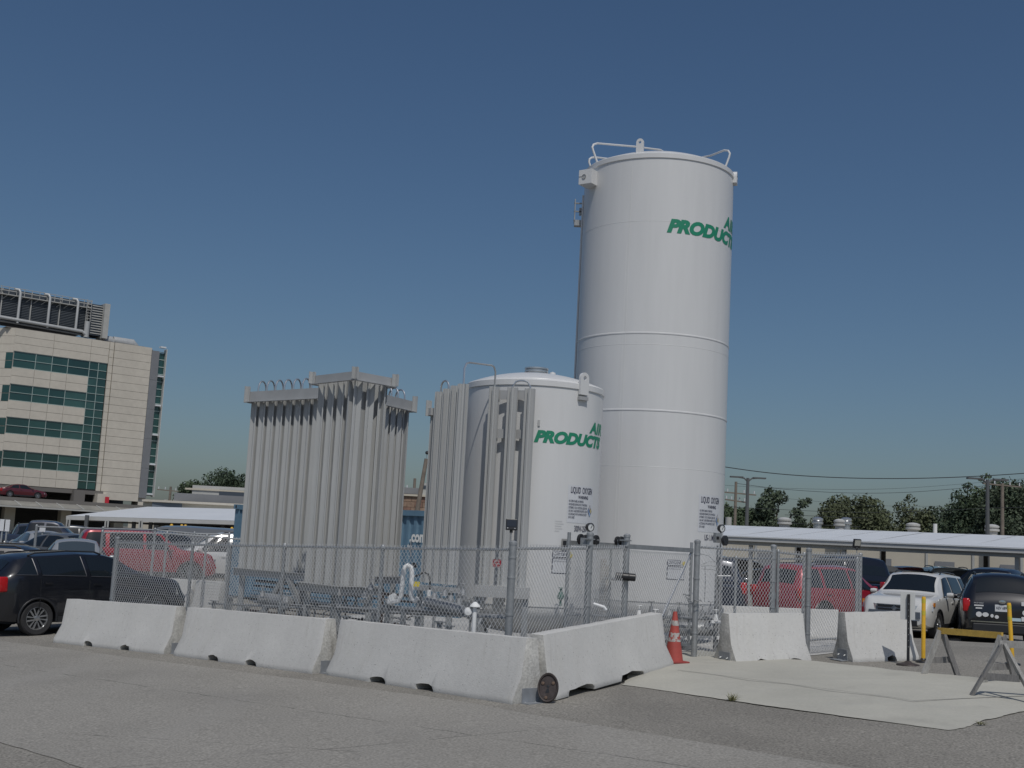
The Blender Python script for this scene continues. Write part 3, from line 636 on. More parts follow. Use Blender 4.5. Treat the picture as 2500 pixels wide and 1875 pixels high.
# small plates on the shells
def plate(P, par, Rr, phi, w_, z0_, z1_, mt, nm='placard', off=.006):
    N = 6; vs = [P(phi + w_ / Rr * i / N, Rr + off, z) for z in (z0_, z1_) for i in range(N + 1)]
    return MB().add(vs, [(i, i + 1, i + N + 2, i + N + 1) for i in range(N)]).build(nm, mt, par)
def framed_sign(P, par, Rr, phi, w_, z0_, z1_):
    plate(P, par, Rr, phi, w_, z0_, z1_, M_navy, 'sign_border', .005); plate(P, par, Rr, phi + .012 / Rr, w_ - .024, z0_ + .012, z1_ - .012, M_sheet, 'sign_plate', .009)
for P_, T_, Rr, ph_, z_ in ((PS, SHORT, 1.2, rad(20), 1.86), (PT, TALL, 1.555, rad(16), 1.80)):
    framed_sign(P_, T_, Rr, ph_, .28, z_ + .17, z_ + .28); framed_sign(P_, T_, Rr, ph_, .36, z_ - .09, z_ + .155)
    text_wrap('OXYGEN', 'sign_lettering', M_navy, T_, lambda x, y, P_=P_, Rr=Rr, ph_=ph_, z_=z_: P_(ph_ + (x + .03) / Rr, Rr + .012, z_ + .205 + y), .07, step=.08, sx=.8, bold=.001)
    for i in range(4): text_wrap('NO SMOKING  NO OPEN FLAME  NO OIL'[i * 3:i * 3 + 20], 'sign_lettering', M_ltxt, T_, lambda x, y, P_=P_, Rr=Rr, ph_=ph_, z_=z_, i=i: P_(ph_ + (x + .03) / Rr, Rr + .012, z_ + .10 - i * .05 + y), .032, step=.1, sx=.7) if i == 0 else None
    dm = MB(); dm.add([P_(ph_ + (.345 + a * .045) / Rr, Rr + .012, z_ + .22 + b * .055) for a, b in ((0, -1), (1, 0), (0, 1), (-1, 0))], [(0, 1, 2, 3)]); dm.build('hazard_diamond', M_ytag, T_)
plate(PS, SHORT, 1.2, rad(27), .155, 2.16, 2.34, mat('gauge_box', (.30, .30, .29), .6), 'gauge_box', .02); plate(PS, SHORT, 1.2, rad(28.2), .11, 2.18, 2.31, M_black, 'gauge_glass', .025)
for i, wv in enumerate((.13, .16, .12, .14, .08)):
    plate(PS, SHORT, 1.2, rad(21), wv, 2.62 - i * .04, 2.626 - i * .04, mat('faint_print', (.5, .5, .5), .6), 'small_print')
m = MB(); m.box((0, 0, 0), (.035, .03, .10), M=Matrix.Translation(PS(rad(4), 1.205, 4.22))); m.build('rivet_plate', M_alud, SHORT)
kt = PS(0, 0, 0); m = MB(); kz = 4.97 + .22 + .02 - zgS
m.lathe([(.17, kz - .03), (.17, kz + .02), (.21, kz + .025), (.21, kz + .05), (.17, kz + .055), (.17, kz + .07), (.21, kz + .075), (.21, kz + .1), (.001, kz + .105)], 32, (kt.x, kt.y, 0)); m.build('manway', M_alup, SHORT)
m = MB(); q = PS(rad(60), .33, 0); m.lathe([(.06, kz - .06), (.05, kz + .01), (.001, kz + .03)], 12, (q.x, q.y, 0)); m.build('vent_cap', M_white, SHORT)

# ------------------------------------------------------------------ vaporizers
def star_mesh(r, z0, z1, nf=8, th=.006, hub=.038, flange=.026, name='fin_tube'):
    m = MB()
    for k in range(nf):
        if nf == 8 and k in (2, 6): continue
        a = 2 * PI * k / nf; A = Matrix.Rotation(a, 4, 'Z') @ Matrix.Scale(1. if k in (0, 4) else .86, 4)
        A = A @ Matrix.Diagonal((1, 1, 1 / (1. if k in (0, 4) else .86), 1))
        m.box(((hub * .7 + r) / 2, 0, (z0 + z1) / 2), (r - hub * .7, th, z1 - z0), M=A)
        m.box((r, 0, (z0 + z1) / 2), (th, flange, z1 - z0), M=A)
    m.tube([(0, 0, z0), (0, 0, z1)], hub, 8)
    return m.mesh(name, M_alu)
def loop_mb(p, q, h, r=.016, n=10, flat=False):
    p = Vector(p); q = Vector(q)
    if flat:
        d = (q - p).normalized() * .12; return [p, p + Vector((0, 0, h - .1)), p + d * .4 + Vector((0, 0, h - .02)), p + d + Vector((0, 0, h)), q - d + Vector((0, 0, h)), q - d * .4 + Vector((0, 0, h - .02)), q + Vector((0, 0, h - .1)), q]
    return [p] + [p.lerp(q, (1 - math.cos(a)) / 2) + Vector((0, 0, h * .45 + h * .55 * math.sin(a))) for a in [PI * i / n for i in range(n + 1)]] + [q]
def vaporizer(name, label, c, a, b, ztop, zbot, pitch, r, deep, corners_up=True, railh=.21, raildz=-.20, loops=True, looph=.3, beam_mat=M_alud, flatloop=False):
    """c nearest corner, a left end, b right end (xy)"""
    c = Vector((*c, 0)); a = Vector((*a, 0)); b = Vector((*b, 0)); zg = gz(c.x, c.y)
    t = thing(name, label, 'vaporizer', (c.x, c.y, zg))
    da = (a - c); La = da.length; da /= La; db = (b - c); Lb = db.length; db /= Lb
    na = max(2, round(La / pitch)); nb = max(2, round(Lb / pitch))
    me = star_mesh(r, 0, ztop - zbot)
    cen = lambda i, j: c + da * ((i + .5) * La / na) + db * ((j + .5) * Lb / nb)
    for i in range(na):
        for j in range(nb):
            if min(i, j) >= deep and not (i == na - 1 or j == nb - 1): continue
            p = cen(i, j); o = put('fin_tube', me, t, (p.x - c.x, p.y - c.y, zbot - zg)); o.rotation_euler = (0, 0, math.atan2(da.y, da.x) if (j == 0 and i > 0) or j >= nb - 1 else math.atan2(db.y, db.x))
    # top and bottom frame angles on all four sides
    d4 = c + da * La + db * Lb; cs = [c, c + da * La, d4, c + db * Lb]
    cen4 = (c + d4) / 2
    for zz, hh, nm in ((ztop + raildz + railh / 2, railh, 'top_frame'), (zbot - .02, .14, 'base_frame')):
        for i in range(4):
            p, q = cs[i], cs[(i + 1) % 4]; out = ((p + q) / 2 - cen4).normalized() * .012
            e = (q - p).normalized() * .03
            m = MB(); pz = Vector((0, 0, zz)); m.beam(p + out - e + pz, q + out + e + pz, .012, hh)
            m.beam(p + out * 4 - e + pz + Vector((0, 0, hh / 2 * (1 if nm == 'base_frame' else -1))), q + out * 4 + e + pz + Vector((0, 0, hh / 2 * (1 if nm == 'base_frame' else -1))), .075, .012)
            m.build(nm, beam_mat, t, world=True)
    for p in cs:
        out = (p - cen4).normalized()
        ph_ = railh * (1.55 if railh > .18 else 1.35); pc_ = ztop + raildz + railh * (.72 if railh > .18 else .78)
        m = MB(); pp = p + out * .05; m.box((pp.x, pp.y, pc_), (.012, .14, ph_), math.atan2(da.y, da.x)); m.box((pp.x, pp.y, pc_), (.14, .012, ph_), math.atan2(da.y, da.x)); m.build('lifting_plate', M_alu, t, world=True)
    zg2 = [gz(p.x, p.y) for p in cs]
    for p, z_ in zip(cs, zg2):
        m = MB(); ins = (cen4 - p).normalized() * .15; pp = p + ins
        m.beam((pp.x, pp.y, zbot - .05), (pp.x, pp.y, z_), .10, .10); m.box((pp.x, pp.y, z_ + .01), (.24, .24, .02)); m.build('leg', M_galv, t, world=True)
    if loops:
        for i in range(na):
            p = cen(i, 0); q = cen(i, 1)
            m = MB(); m.tube(loop_mb((p.x, p.y, ztop - .05), (q.x, q.y, ztop - .05), looph, flat=flatloop), .017, 8); m.build('return_bend', M_alup, t, world=True)
        for j in range(0, nb):
            p = cen(0, j); q = cen(1, j)
            m = MB(); m.tube(loop_mb((p.x, p.y, ztop - .05), (q.x, q.y, ztop - .05), looph * .97, flat=flatloop), .017, 8); m.build('return_bend', M_alup, t, world=True)
        for i in range(na - 1):
            p = cen(i, nb - 1); q = cen(i + 1, nb - 1)
            m = MB(); m.tube(loop_mb((p.x, p.y, zbot + .05), (q.x, q.y, zbot + .05), -.4), .017, 8); m.build('lower_bend', M_pipe, t, world=True)
    return t, cen, na, nb
VA = vaporizer('vaporizer', 'large grey finned vaporizer block with round pipe bends along its top', (-2.98, 22.25), (-5.22, 24.05), (-1.98, 24.2), 4.94, 1.42, .255, .124, 2)
VB = vaporizer('vaporizer', 'taller finned vaporizer tower standing in front of the large block', (-2.62, 20.0), (-3.42, 20.86), (-2.05, 20.62), 4.80, 1.33, .275, .134, 2, railh=.15, raildz=-.03, looph=.17, flatloop=True)
# braces and nozzle stubs under the big block
for zz, (u, v) in ((0, (.15, .45)), (0, (.80, .50))):
    ca, aa = Vector((-2.98, 22.25, 0)), Vector((-5.22, 24.05, 0)); p = ca.lerp(aa, u); q = ca.lerp(aa, v)
    MB().beam((p.x, p.y, gz(p.x, p.y) + .1), (q.x, q.y, 1.35), .09, .09).build('diagonal_brace', M_galv, VA[0], world=True)
# tube group in front of the short tank
tg = thing('vaporizer', 'finned tube group standing close in front of the short white tank', 'vaporizer', (0, 19, gz(0, 19)))
me = star_mesh(.092, 0, 1.0, nf=8, th=.006, hub=.036, flange=.012)
tubes = [(-.285, 20.02, 4.79), (.02, 19.86, 4.77), (.305, 19.80, 4.76), (-1.16, 19.75, 4.62), (-1.03, 19.62, 4.66), (-.90, 19.49, 4.70), (-.78, 19.36, 4.72)]
ZB = 1.52
o = put('fin_tube', me, tg, (-1.27, 19.93 - 19, ZB - gz(0, 19))); o.scale = (.5, .5, 4.3 - ZB)
for (x, y, zt) in tubes:
    o = put('fin_tube', me, tg, (x, y - 19, ZB - gz(0, 19))); o.scale = (1, 1, zt - ZB); o.rotation_euler = (0, 0, rad(22) if x > -.5 else rad(-10))
def tgb(nm, pts, r, mt=M_alup): MB().tube(pts, r, 8).build(nm, mt, tg, world=True)
tgb('return_bend', loop_mb((-.78, 19.36, 4.66), (-.285, 20.02, 4.72), .42, flat=True), .016)
tgb('return_bend', loop_mb((.02, 19.86, 4.72), (.305, 19.80, 4.72), .17, flat=True), .016)
tgb('return_bend', loop_mb((-1.16, 19.75, 4.6), (-1.03, 19.62, 4.6), .2), .016)
for z in (4.66, 4.01): MB().beam((-.30, 20.06, z), (.34, 19.86, z), .012, .15).build('cross_strap', M_alud, tg, world=True)
MB().beam((-.42, 19.74, 1.44), (.46, 19.70, 1.44), .25, .18).build('base_plate', M_alud, tg, world=True)
MB().beam((-1.36, 19.86, 1.44), (-.72, 19.24, 1.44), .22, .08).build('base_plate', M_alud, tg, world=True)
MB().box((-1.30, 19.90, 4.30), (.08, .10, .12), .5).box((-1.355, 19.93, 4.36), (.1, .012, .26), .5).build('lifting_plate', M_alu, tg, world=True)
for x, y in ((-.36, 19.74), (.40, 19.70), (-1.3, 19.85), (-.8, 19.35)):
    MB().beam((x, y, 1.42), (x, y, gz(x, y)), .09, .09).build('leg', M_galv, tg, world=True)

# ------------------------------------------------------------------ pipework between the tanks and the fence
def pipe_thing(name, label, cat, org): return thing(name, label, cat, org)
def W(px, py, D): return at(px, py, D)
pw = thing('insulated_pipe', 'white insulated pipe loop standing up in front of the vaporizers', 'pipe', (W(985, 1480, 18.4).x, 18.4, gz(-1.7, 18.4)))
D_ = 18.5
path = [W(955, 1462, D_ + .2), W(960, 1470, D_), W(972, 1468, D_), W(979, 1455, D_), W(983, 1420, D_), W(985, 1396, D_), W(989, 1384, D_), W(996, 1380, D_), W(1003, 1385, D_), W(1006, 1398, D_), W(1004, 1430, D_), W(1003, 1452, D_), W(1006, 1464, D_), W(1013, 1468, D_), W(1021, 1460, D_)]
MB().tube(path, .036, 14).build('pipe_loop', M_frost, pw, world=True)
MB().tube([W(950, 1475, D_ + .1), W(958, 1462, D_ + .1), W(967, 1452, D_ + .1)], .06, 12, radii=[.05, .075, .05]).build('elbow', M_frost, pw, world=True)
MB().tube([W(1033, 1474, D_), W(1042, 1470, D_), W(1047, 1455, D_), W(1048, 1440, D_)], .032, 12).build('elbow', M_frost, pw, world=True)
hp = thing('hose', 'black hose curving down beside the white pipe loop', 'hose', (W(1045, 1440, 18.6).x, 18.6, gz(-1.3, 18.6)))
MB().tube([W(1010, 1408, 18.7), W(1022, 1404, 18.7), W(1036, 1396, 18.7), W(1045, 1402, 18.7), W(1050, 1415, 18.7), W(1049, 1445, 18.7)], .014, 8).build('hose_line', M_black, hp, world=True)
MB().cyl(W(1003, 1320, 19.0), W(1002, 1360, 19.0), .01, 6).build('gauge_stem', M_pipe, hp, world=True)
gg = Matrix.Translation(W(1011, 1380, 18.7)) @ Matrix.Rotation(-.4, 4, 'Z') @ Matrix.Rotation(PI / 2, 4, 'X')
MB().lathe([(.001, -.02), (.04, -.02), (.042, .02), (.001, .022)], 18, M=gg).build('dial', M_black, hp, world=True)
yt = thing('valve_tag', 'yellow tag hanging on the pipework beside the white loop', 'tag', W(1017, 1426, 18.55)); MB().box((0, 0, 0), (.095, .012, .075), .1).build('tag_plate', M_ytag, yt)
rk = thing('pipe_rack', 'low grey pipe rack with valves running behind the left fence', 'pipe rack', (-2.5, 18.8, gz(-2.5, 18.8)))
for (p, q, r) in (((510, 1473, 23.5), (1235, 1509, 17.2), .020), ((780, 1481, 20.4), (1230, 1505, 17.6), .028), ((930, 1482, 18.8), (1170, 1500, 17.9), .035), ((620, 1470, 22.6), (930, 1492, 19.6), .018)):
    MB().cyl(W(*p), W(*q), r, 10).build('header_pipe', M_pipe, rk, world=True)
rnd = random.Random(5)
for px, D, h in ((520, 23.2, .8), (560, 22.6, .9), (600, 22.2, .75), (640, 21.8, .7), (690, 21.2, .8), (752, 20.5, .9), (812, 19.9, .95), (845, 19.4, .8), (880, 19.2, .7), (913, 19.0, .9), (945, 18.7, 1.1), (985, 18.3, 1.0), (1020, 18.1, .9), (1075, 17.7, .85), (1098, 17.6, .8)):
    p = W(px, 1500, D); g_ = gz(p.x, p.y)
    m = MB(); m.box((p.x, p.y, g_ + h / 2), (.06, .06, h), .7); m.box((p.x, p.y, g_ + h), (.12, .12, .02), .7); m.build('support_stand', M_galv, rk, world=True)
for px, py, D in ((1060, 1462, 18.3), (1085, 1455, 18.6), (1100, 1468, 18.4), (1120, 1475, 18.4), (1075, 1476, 18.2), (640, 1455, 22), (700, 1470, 21), (905, 1440, 19.1), (890, 1460, 19), (1130, 1452, 18.6)):
    p = W(px, py, D); m = MB(); m.tube([p, p + Vector((0, 0, .09))], .05, 10, radii=[.055, .03]); m.cyl(p + Vector((0, 0, .09)), p + Vector((0, 0, .16)), .009, 6)
    m.tube([p + Vector((.045 * math.cos(u), .045 * math.sin(u), .16)) for u in [2 * PI * k / 12 for k in range(13)]], .006, 5, False); m.box((p.x, p.y, p.z - .05), (.14, .05, .05), rnd.uniform(-.6, .6)); m.build('valve', M_pipe, rk, world=True)
for k in range(26):
    px = 600 + k * 24 + rnd.uniform(-8, 8); D = 22.4 - (px - 600) / 620 * 4.6 + rnd.uniform(0, 1.6); p = W(px, 1480, D); g_ = gz(p.x, p.y); h = rnd.uniform(.35, 1.1)
    m = MB(); m.tube([(p.x, p.y, g_), (p.x, p.y, g_ + h), (p.x + rnd.uniform(-.3, .3), p.y + .1, g_ + h + .06)], rnd.choice((.012, .018, .026)), 7); m.build('riser_pipe', rnd.choice((M_pipe, M_galv, M_rust)), rk, world=True)
for k in range(9):
    z = .5 + .09 * k; a_ = Vector((-4.9, 23.6 + .12 * k, z)); b_ = Vector((-1.5, 20.3 + .12 * k, z)); MB().cyl(a_, b_, .012 + .008 * (k % 3), 7).build('header_pipe', rnd.choice((M_pipe, M_galv, M_rust)), rk, world=True)
# large lower pipes
for (p, q, r, lab) in (((1040, 1468, 18.4), (1130, 1492, 17.9), .085, 'fat grey surge pipe lying in front of the short tank legs'), ((640, 1463, 22.4), (705, 1472, 21.6), .12, 'fat pale pipe under the large vaporizer block')):
    t = thing('surge_pipe', lab, 'pipe', W(*p)); MB().tube([W(*p), W(*p).lerp(W(*q), .03), W(*p).lerp(W(*q), .97), W(*q)], r, 16, radii=[r * .6, r, r, r * .6]).build('pipe_body', M_pipe, t, world=True)
t = thing('marker_post', 'white bollard post with a pointed cap and side outlets behind the front fence', 'post', (W(1160, 1550, 17.0).x, 17.0, gz(-.5, 17)))
p = W(1160, 1476, 17.0); g_ = gz(p.x, p.y)
m = MB(); m.cyl((p.x, p.y, g_), (p.x, p.y, p.z - .03), .03, 12); m.lathe([(.03, -.04), (.075, -.03), (.07, -.01), (.02, .035), (.001, .04)], 14, tuple(p)); m.build('post_body', M_frost, t, world=True)
MB().cyl(p + Vector((-.1, 0, -.05)), p + Vector((.1, 0, -.05)), .012, 8).build('cross_arm', M_pipe, t, world=True)
MB().lathe([(.001, -.05), (.05, -.04), (.06, 0), (.05, .04), (.001, .05)], 14, M=Matrix.Translation(p + Vector((-.09, .02, -.10))) @ Matrix.Rotation(PI / 2, 4, 'X')).build('side_outlet', M_frost, t, world=True)
# control stations with dial gauges
def gauge_station(label, px, py, D, r, disc=None, box=None, tilt=.6):
    p = W(px, py, D); zg = gz(p.x, p.y); t = thing('gauge_stand', label, 'gauge', (p.x, p.y, zg))
    MB().cyl((p.x, p.y + .03, zg), (p.x, p.y + .03, p.z), .014, 8).build('stand_pipe', M_pipe, t, world=True)
    A = Matrix.Translation(p) @ Matrix.Rotation(tilt, 4, 'Z') @ Matrix.Rotation(PI / 2, 4, 'X')
    MB().lathe([(.001, -.05), (r * .8, -.05), (r, -.02), (r, .03), (r * .86, .032), (r * .84, .022)], 24, M=A).build('gauge_case', M_black, t, world=True)
    MB().lathe([(r * .84, .022), (.001, .0221)], 24, M=A).build('gauge_face', mat('gauge_face', (.66, .68, .68), .3), t, world=True)
    MB().box((r * .15, r * .2, .026), (.008, r * .8, .004), M=A @ Matrix.Rotation(-.5, 4, 'Z')).build('needle', M_black, t, world=True)
    if disc:
        q_ = W(*disc[:3]); A = Matrix.Translation(q_) @ Matrix.Rotation(disc[4], 4, 'Z') @ Matrix.Rotation(PI / 2, 4, 'X'); r = disc[3]
        MB().lathe([(.001, -.04), (r * .8, -.04), (r, -.02), (r, .02), (r * .9, .024), (.001, .01)], 24, M=A).build('level_gauge', M_black, t, world=True)
    if box:
        q_ = W(*box); MB().box(tuple(q_), (.11, .09, .18), .4).build('junction_box', M_galv, t, world=True)
        MB().box((q_.x, q_.y - .05, q_.z), (.05, .012, .05), .4).build('box_window', M_black, t, world=True)
    return t
gauge_station('black dial gauge showing above the first gate post', 1440, 1287, 19.4, .068)
gs = gauge_station('black dial gauge with a big dark disc and junction box right of the tall tank', 1761, 1290, 22.3, .072, disc=(1770, 1320, 22.2, .095, .9), box=(1751, 1313, 22.3))
for k, (px, py, D) in enumerate(((1752, 1332, 22.4), (1757, 1360, 22.4), (1748, 1400, 22.3), (1750, 1440, 22.2), (1762, 1410, 22.4))):
    p = W(px, py, D); MB().cyl((p.x, p.y, gz(p.x, p.y)), (p.x, p.y, p.z), .018 + .006 * (k % 2), 8).build('riser_pipe', M_pipe if k % 2 else M_galv, gs, world=True)
MB().cyl(W(1752, 1406, 22.2), W(1785, 1406, 22.2), .012, 8).build('cross_pipe', M_frost, gs, world=True)
for pts in ([(1710, 1352), (1730, 1357), (1745, 1371), (1750, 1375)], [(1712, 1379), (1730, 1371), (1750, 1372)], [(1712, 1382), (1735, 1381), (1752, 1383)], [(1712, 1389), (1738, 1390), (1753, 1395)], [(1721, 1378), (1722, 1420), (1720, 1470)]):
    MB().tube([W(x, y, 22.9) for x, y in pts], .006, 6).build('copper_line', M_pipe, gs, world=True)
# equipment under the tall tank and at the gate
eq = thing('valve_manifold', 'cluster of valves and grey pipes under the tall tank seen through the gate', 'valve manifold', (3.0, 22.4, gz(3, 22.4)))
MB().tube([W(1640, 1535, 22.6), W(1645, 1535, 22.6), W(1745, 1538, 22.6), W(1750, 1538, 22.6)], .13, 20, radii=[.08, .13, .13, .08]).build('vessel', M_pipe, eq, world=True)
MB().beam(W(1620, 1557, 22.3), W(1760, 1557, 22.3), .08, .06).build('base_channel', M_frost, eq, world=True)
for px, py in ((1636, 1490), (1658, 1482), (1642, 1500), (1715, 1490), (1735, 1480), (1748, 1500), (1725, 1515), (1590, 1480), (1560, 1490), (1600, 1500), (1470, 1475), (1480, 1500)):
    p = W(px, py, 22.0 if px > 1600 else 20.3); m = MB(); m.tube([p + Vector((0, 0, -.12)), p], .035, 10, radii=[.05, .03]); m.cyl(p, p + Vector((0, 0, .08)), .009, 6)
    m.tube([p + Vector((.05 * math.cos(u), .05 * math.sin(u), .08)) for u in [2 * PI * k / 12 for k in range(13)]], .007, 5, False); m.box((p.x, p.y, p.z - .13), (.2, .05, .05), .3); m.build('valve', M_pipe if px % 4 else M_frost, eq, world=True)
for px in (1475, 1495, 1510, 1600, 1650, 1700):
    p = W(px, 1500, 21.2); MB().beam((p.x, p.y, gz(p.x, p.y)), (p.x, p.y, 1.0), .06, .06).build('support_stand', M_galv, eq, world=True)
for (a_, b_, r_) in (((1465, 1500, 20), (1760, 1512, 22.4), .03), ((1380, 1500, 18.6), (1620, 1510, 21.0), .022), ((1460, 1524, 20), (1700, 1530, 22.4), .03)): MB().cyl(W(*a_), W(*b_), r_, 8).build('header_pipe', M_pipe, eq, world=True)
gv = thing('gate_valve', 'small green gate valve on the lower front of the short tank', 'valve', W(1369, 1455, 19.9))
m = MB(); m.cyl((0, 0, -.16), (0, 0, .12), .022, 10); m.lathe([(.05, -.05), (.055, 0), (.03, .06)], 12); m.tube([(.04 * math.cos(u), .04 * math.sin(u), .13) for u in [2 * PI * k / 12 for k in range(13)]], .006, 5, False); m.build('valve_body', mat('green_bronze', (.10, .20, .17), .5, .4), gv)
for k, (x0, x1) in enumerate(((1462, 1482), (1478, 1491), (1466, 1474))):
    p = W((x0 + x1) / 2, 1400, 20.0 + .25 * k); t = thing('pipe_riser', ['thick insulated riser between the two tanks behind the gate', 'brownish insulated riser right of the thick one between the tanks', 'thin riser at the right edge of the short tank'][k], 'pipe', (p.x, p.y, gz(p.x, p.y)))
    MB().cyl((p.x, p.y, gz(p.x, p.y) + .1), (p.x, p.y, 2.05 - .1 * k), .05 - .012 * k, 12).build('riser', mat('taped_insulation', (.36, .33, .30), .8, n1=.3, s1=12), t, world=True)
    MB().cyl((p.x, p.y, 1.75), (p.x + .22, p.y - .05, 1.72), .02, 8).build('branch', M_pipe, t, world=True)
wl = thing('hose_bib', 'white plastic hose fitting lying above the barrier top near the gate', 'hose fitting', W(1465, 1480, 17.9))
m = MB(); m.tube([(-.1, 0, .03), (.06, 0, -.01), (.09, 0, -.05)], .022, 8); m.build('fitting', M_frost, wl)

# ------------------------------------------------------------------ small things
def floodlight(label, px, py, D, w_, h_, ztop, yaw, pitchx, face):
    p = W(px, py, D); t = thing('floodlight', label, 'floodlight', p, yaw)
    A = Matrix.Rotation(pitchx, 4, 'X')
    m = MB(); m.box((0, 0, 0), (w_, .05, h_), M=A); o = m.build('housing', M_black, t); bevel(o, .008)
    m = MB(); m.box((0, -.027, 0), (w_ * .8, .004, h_ * .62), M=A @ Matrix.Translation((0, 0, h_ * .1))); m.build('lamp_glass', face, t)
    MB().cyl((0, 0, -h_ * .45), (0, 0, ztop - p.z), .009, 8).build('bracket', M_galv, t)
    MB().lathe([(.001, -.02), (.022, -.015), (.022, .015), (.001, .02)], 10, (0, 0, -h_ * .62)).build('swivel', M_black, t)
    return t
fl = floodlight('black floodlight on the corner fence post, seen from behind', 1249, 1281, 16.75, .16, .15, C0.z, .1, -.15, mat('dark_glass', (.03, .035, .045), .2))
for i, (x, z) in enumerate(((-.055, -.05), (.045, -.052))): MB().box((x, -.03, z), (.018, .006, .016)).build('sensor', M_sheet, fl)
floodlight('black floodlight with a grey lens at the end of the right fence', 2092, 1327, 23.0, .15, .17, Q3.z, .25, .25, mat('milky_lens', (.42, .42, .38), .3))
# traffic cone
cx, cy = 2.80, 19.66; cn = thing('traffic_cone', 'faded orange traffic cone with worn white bands by the gate', 'traffic cone', (cx, cy, gz(cx, cy) + .098))
m = MB(); m.lathe([(.150, .03), (.115, .26)] + [], 32); m.lathe([(.150, .03), (.03, .80), (.022, .80)], 32); m.build('cone_body', M_orange, cn)
for i, (z0, z1) in enumerate(((.33, .47), (.58, .66))):
    m = MB(); f = lambda z: .150 - .12 * (z - .03) / .77 + .002
    m.lathe([(f(z0), z0), (f(z1), z1)], 32); bnd = m.build('reflective_band', M_refl, cn)
m = MB(); m.box((0, 0, .016), (.37, .37, .032), .5); o = m.build('cone_base', mat('faded_red_base', (.30, .05, .045), .7), cn); bevel(o, .01)
# round rusty plate leaning at the corner
dk = thing('steel_disc', 'round rusty steel disc leaning on the corner between two barriers', 'steel disc', (.66, 15.72, gz(.66, 15.72) + .19), rad(-12))
A = Matrix.Rotation(rad(78), 4, 'X')
m = MB(); Rr = .185
m.lathe([(.001, .0), (Rr * .80, 0), (Rr * .86, .018), (Rr * .95, .022), (Rr, .012), (Rr, -.03), (Rr * .9, -.034), (.001, -.03)], 40, M=Matrix.Scale(.72, 4, (1, 0, 0)) @ A); m.build('disc_body', M_rust, dk)
for x, z in ((-.085, .05), (.08, .06), (-.02, -.125)):
    m = MB(); m.lathe([(.022, 0), (.02, .012), (.001, .014)], 12, (x * .8, z, 0), M=Matrix.Translation((0, 0, 0)) @ A); m.build('boss', mat('worn_boss', (.16, .11, .08), .5, .4), dk)
m = MB(); m.lathe([(.018, .001), (.001, .003)], 12, (0, .015, .001), M=A); m.add([A @ Vector(p) for p in ((-.03, -.07, .003), (.02, -.06, .003), (.012, -.01, .003), (-.012, -.01, .003))], [(0, 1, 2, 3)]); m.build('slot', M_black, dk)
# sign seen from behind and its black post
p = W(2217, 1610, 20.45); zg = gz(p.x, p.y)
sn = thing('sign_post', 'blank white sign seen from behind on a black post in front of the short barrier', 'sign', (p.x, p.y, zg), rad(-14))
MB().box((0, 0, .60), (.045, .045, 1.12)).build('post', M_black, sn)
m = MB(); o = m.box((-.01, .035, .97), (.235, .006, .46)).build('sign_panel', mat('sign_back', (.60, .61, .60), .4), sn); bevel(o, .002)
m = MB(); m.lathe([(.19, 0), (.18, .02), (.07, .045), (.035, .07), (.03, .07)], 24); m.build('rubber_base', M_rust, sn)
m = MB(); [m.box((0, -.0235, .3 + .1 * i), (.01, .002, .012)) for i in range(8)]; m.build('post_hole', M_galv, sn)
def delineator(label, px, py, D, h, lean):
    p = W(px, py, D); zg = gz(p.x, p.y); t = thing('delineator_post', label, 'delineator post', (p.x, p.y, zg), 0, 'yellow delineator posts')
    tp = Vector((lean, 0, h)); m = MB(); m.tube([(0, 0, .03), tp * .98, tp], .035, 14, radii=[.035, .035, .028]); m.build('post', M_yel, t)
    for k in (.72, .90): m = MB(); m.tube([tp * k, tp * (k + .06)], .0365, 14); m.build('reflective_band', M_ytag, t)
    m = MB(); m.lathe([(.13, 0), (.12, .03), (.05, .05), (.04, .07)], 20); m.build('base', M_black, t)
delineator('upright yellow post just right of the blank sign', 2254, 1618, 20.9, 1.10, 0)
delineator('leaning yellow post in front of the black SUV at the right edge', 2472, 1608, 20.6, 1.02, -.06)
# sawhorses
def sawhorse(label, la, ra, apex_l, apex_r, beam_mat, ext=(0, .1), zoff=0, legm=(M_wood, M_woodd)):
    c = (Vector((*la[0], 0)) + Vector((*ra[1], 0))) / 2; zg = gz(c.x, c.y) + zoff
    t = thing('sawhorse', label, 'sawhorse', (c.x, c.y, zg), 0, 'weathered wooden sawhorses')
    al, ar = Vector(apex_l), Vector(apex_r); d = (ar - al).normalized()
    for (f0, f1), ap in ((la, al), (ra, ar)):
        for k, f in enumerate((f0, f1)):
            q = Vector((f[0], f[1], gz(*f) + zoff)); m = MB(); side = (q - Vector((ap.x, ap.y, q.z))).normalized() * .03
            m.beam(q, ap + side + (ap - q).normalized() * .03, .088, .038, up=d); m.build('leg', legm[k], t, world=True)
        q0 = Vector((*f0, gz(*f0) + zoff)).lerp(ap, .42); q1 = Vector((*f1, gz(*f1) + zoff)).lerp(ap, .42); m = MB(); m.beam(q0 - d * .03, q1 - d * .03, .02, .09); m.build('cross_brace', M_woodd, t, world=True)
    m = MB(); m.beam(al - d * ext[0] + Vector((0, 0, .03)), ar + d * ext[1] + Vector((0, 0, .03)), .04, .09); m.build('top_beam', beam_mat, t, world=True)
aL = at(2298, 1545, 18.45); aR = at(2447, 1557, 17.45)
sawhorse('weathered sawhorse with a yellow painted top beam', (((6.30, 18.35), (6.93, 18.55))), (((6.84, 17.45), (7.42, 17.65))), aL, aR, M_woody, ext=(.05, .0))
a2 = at(2449, 1578, 16.1); d2 = Vector((.92, -.2, 0)).normalized()
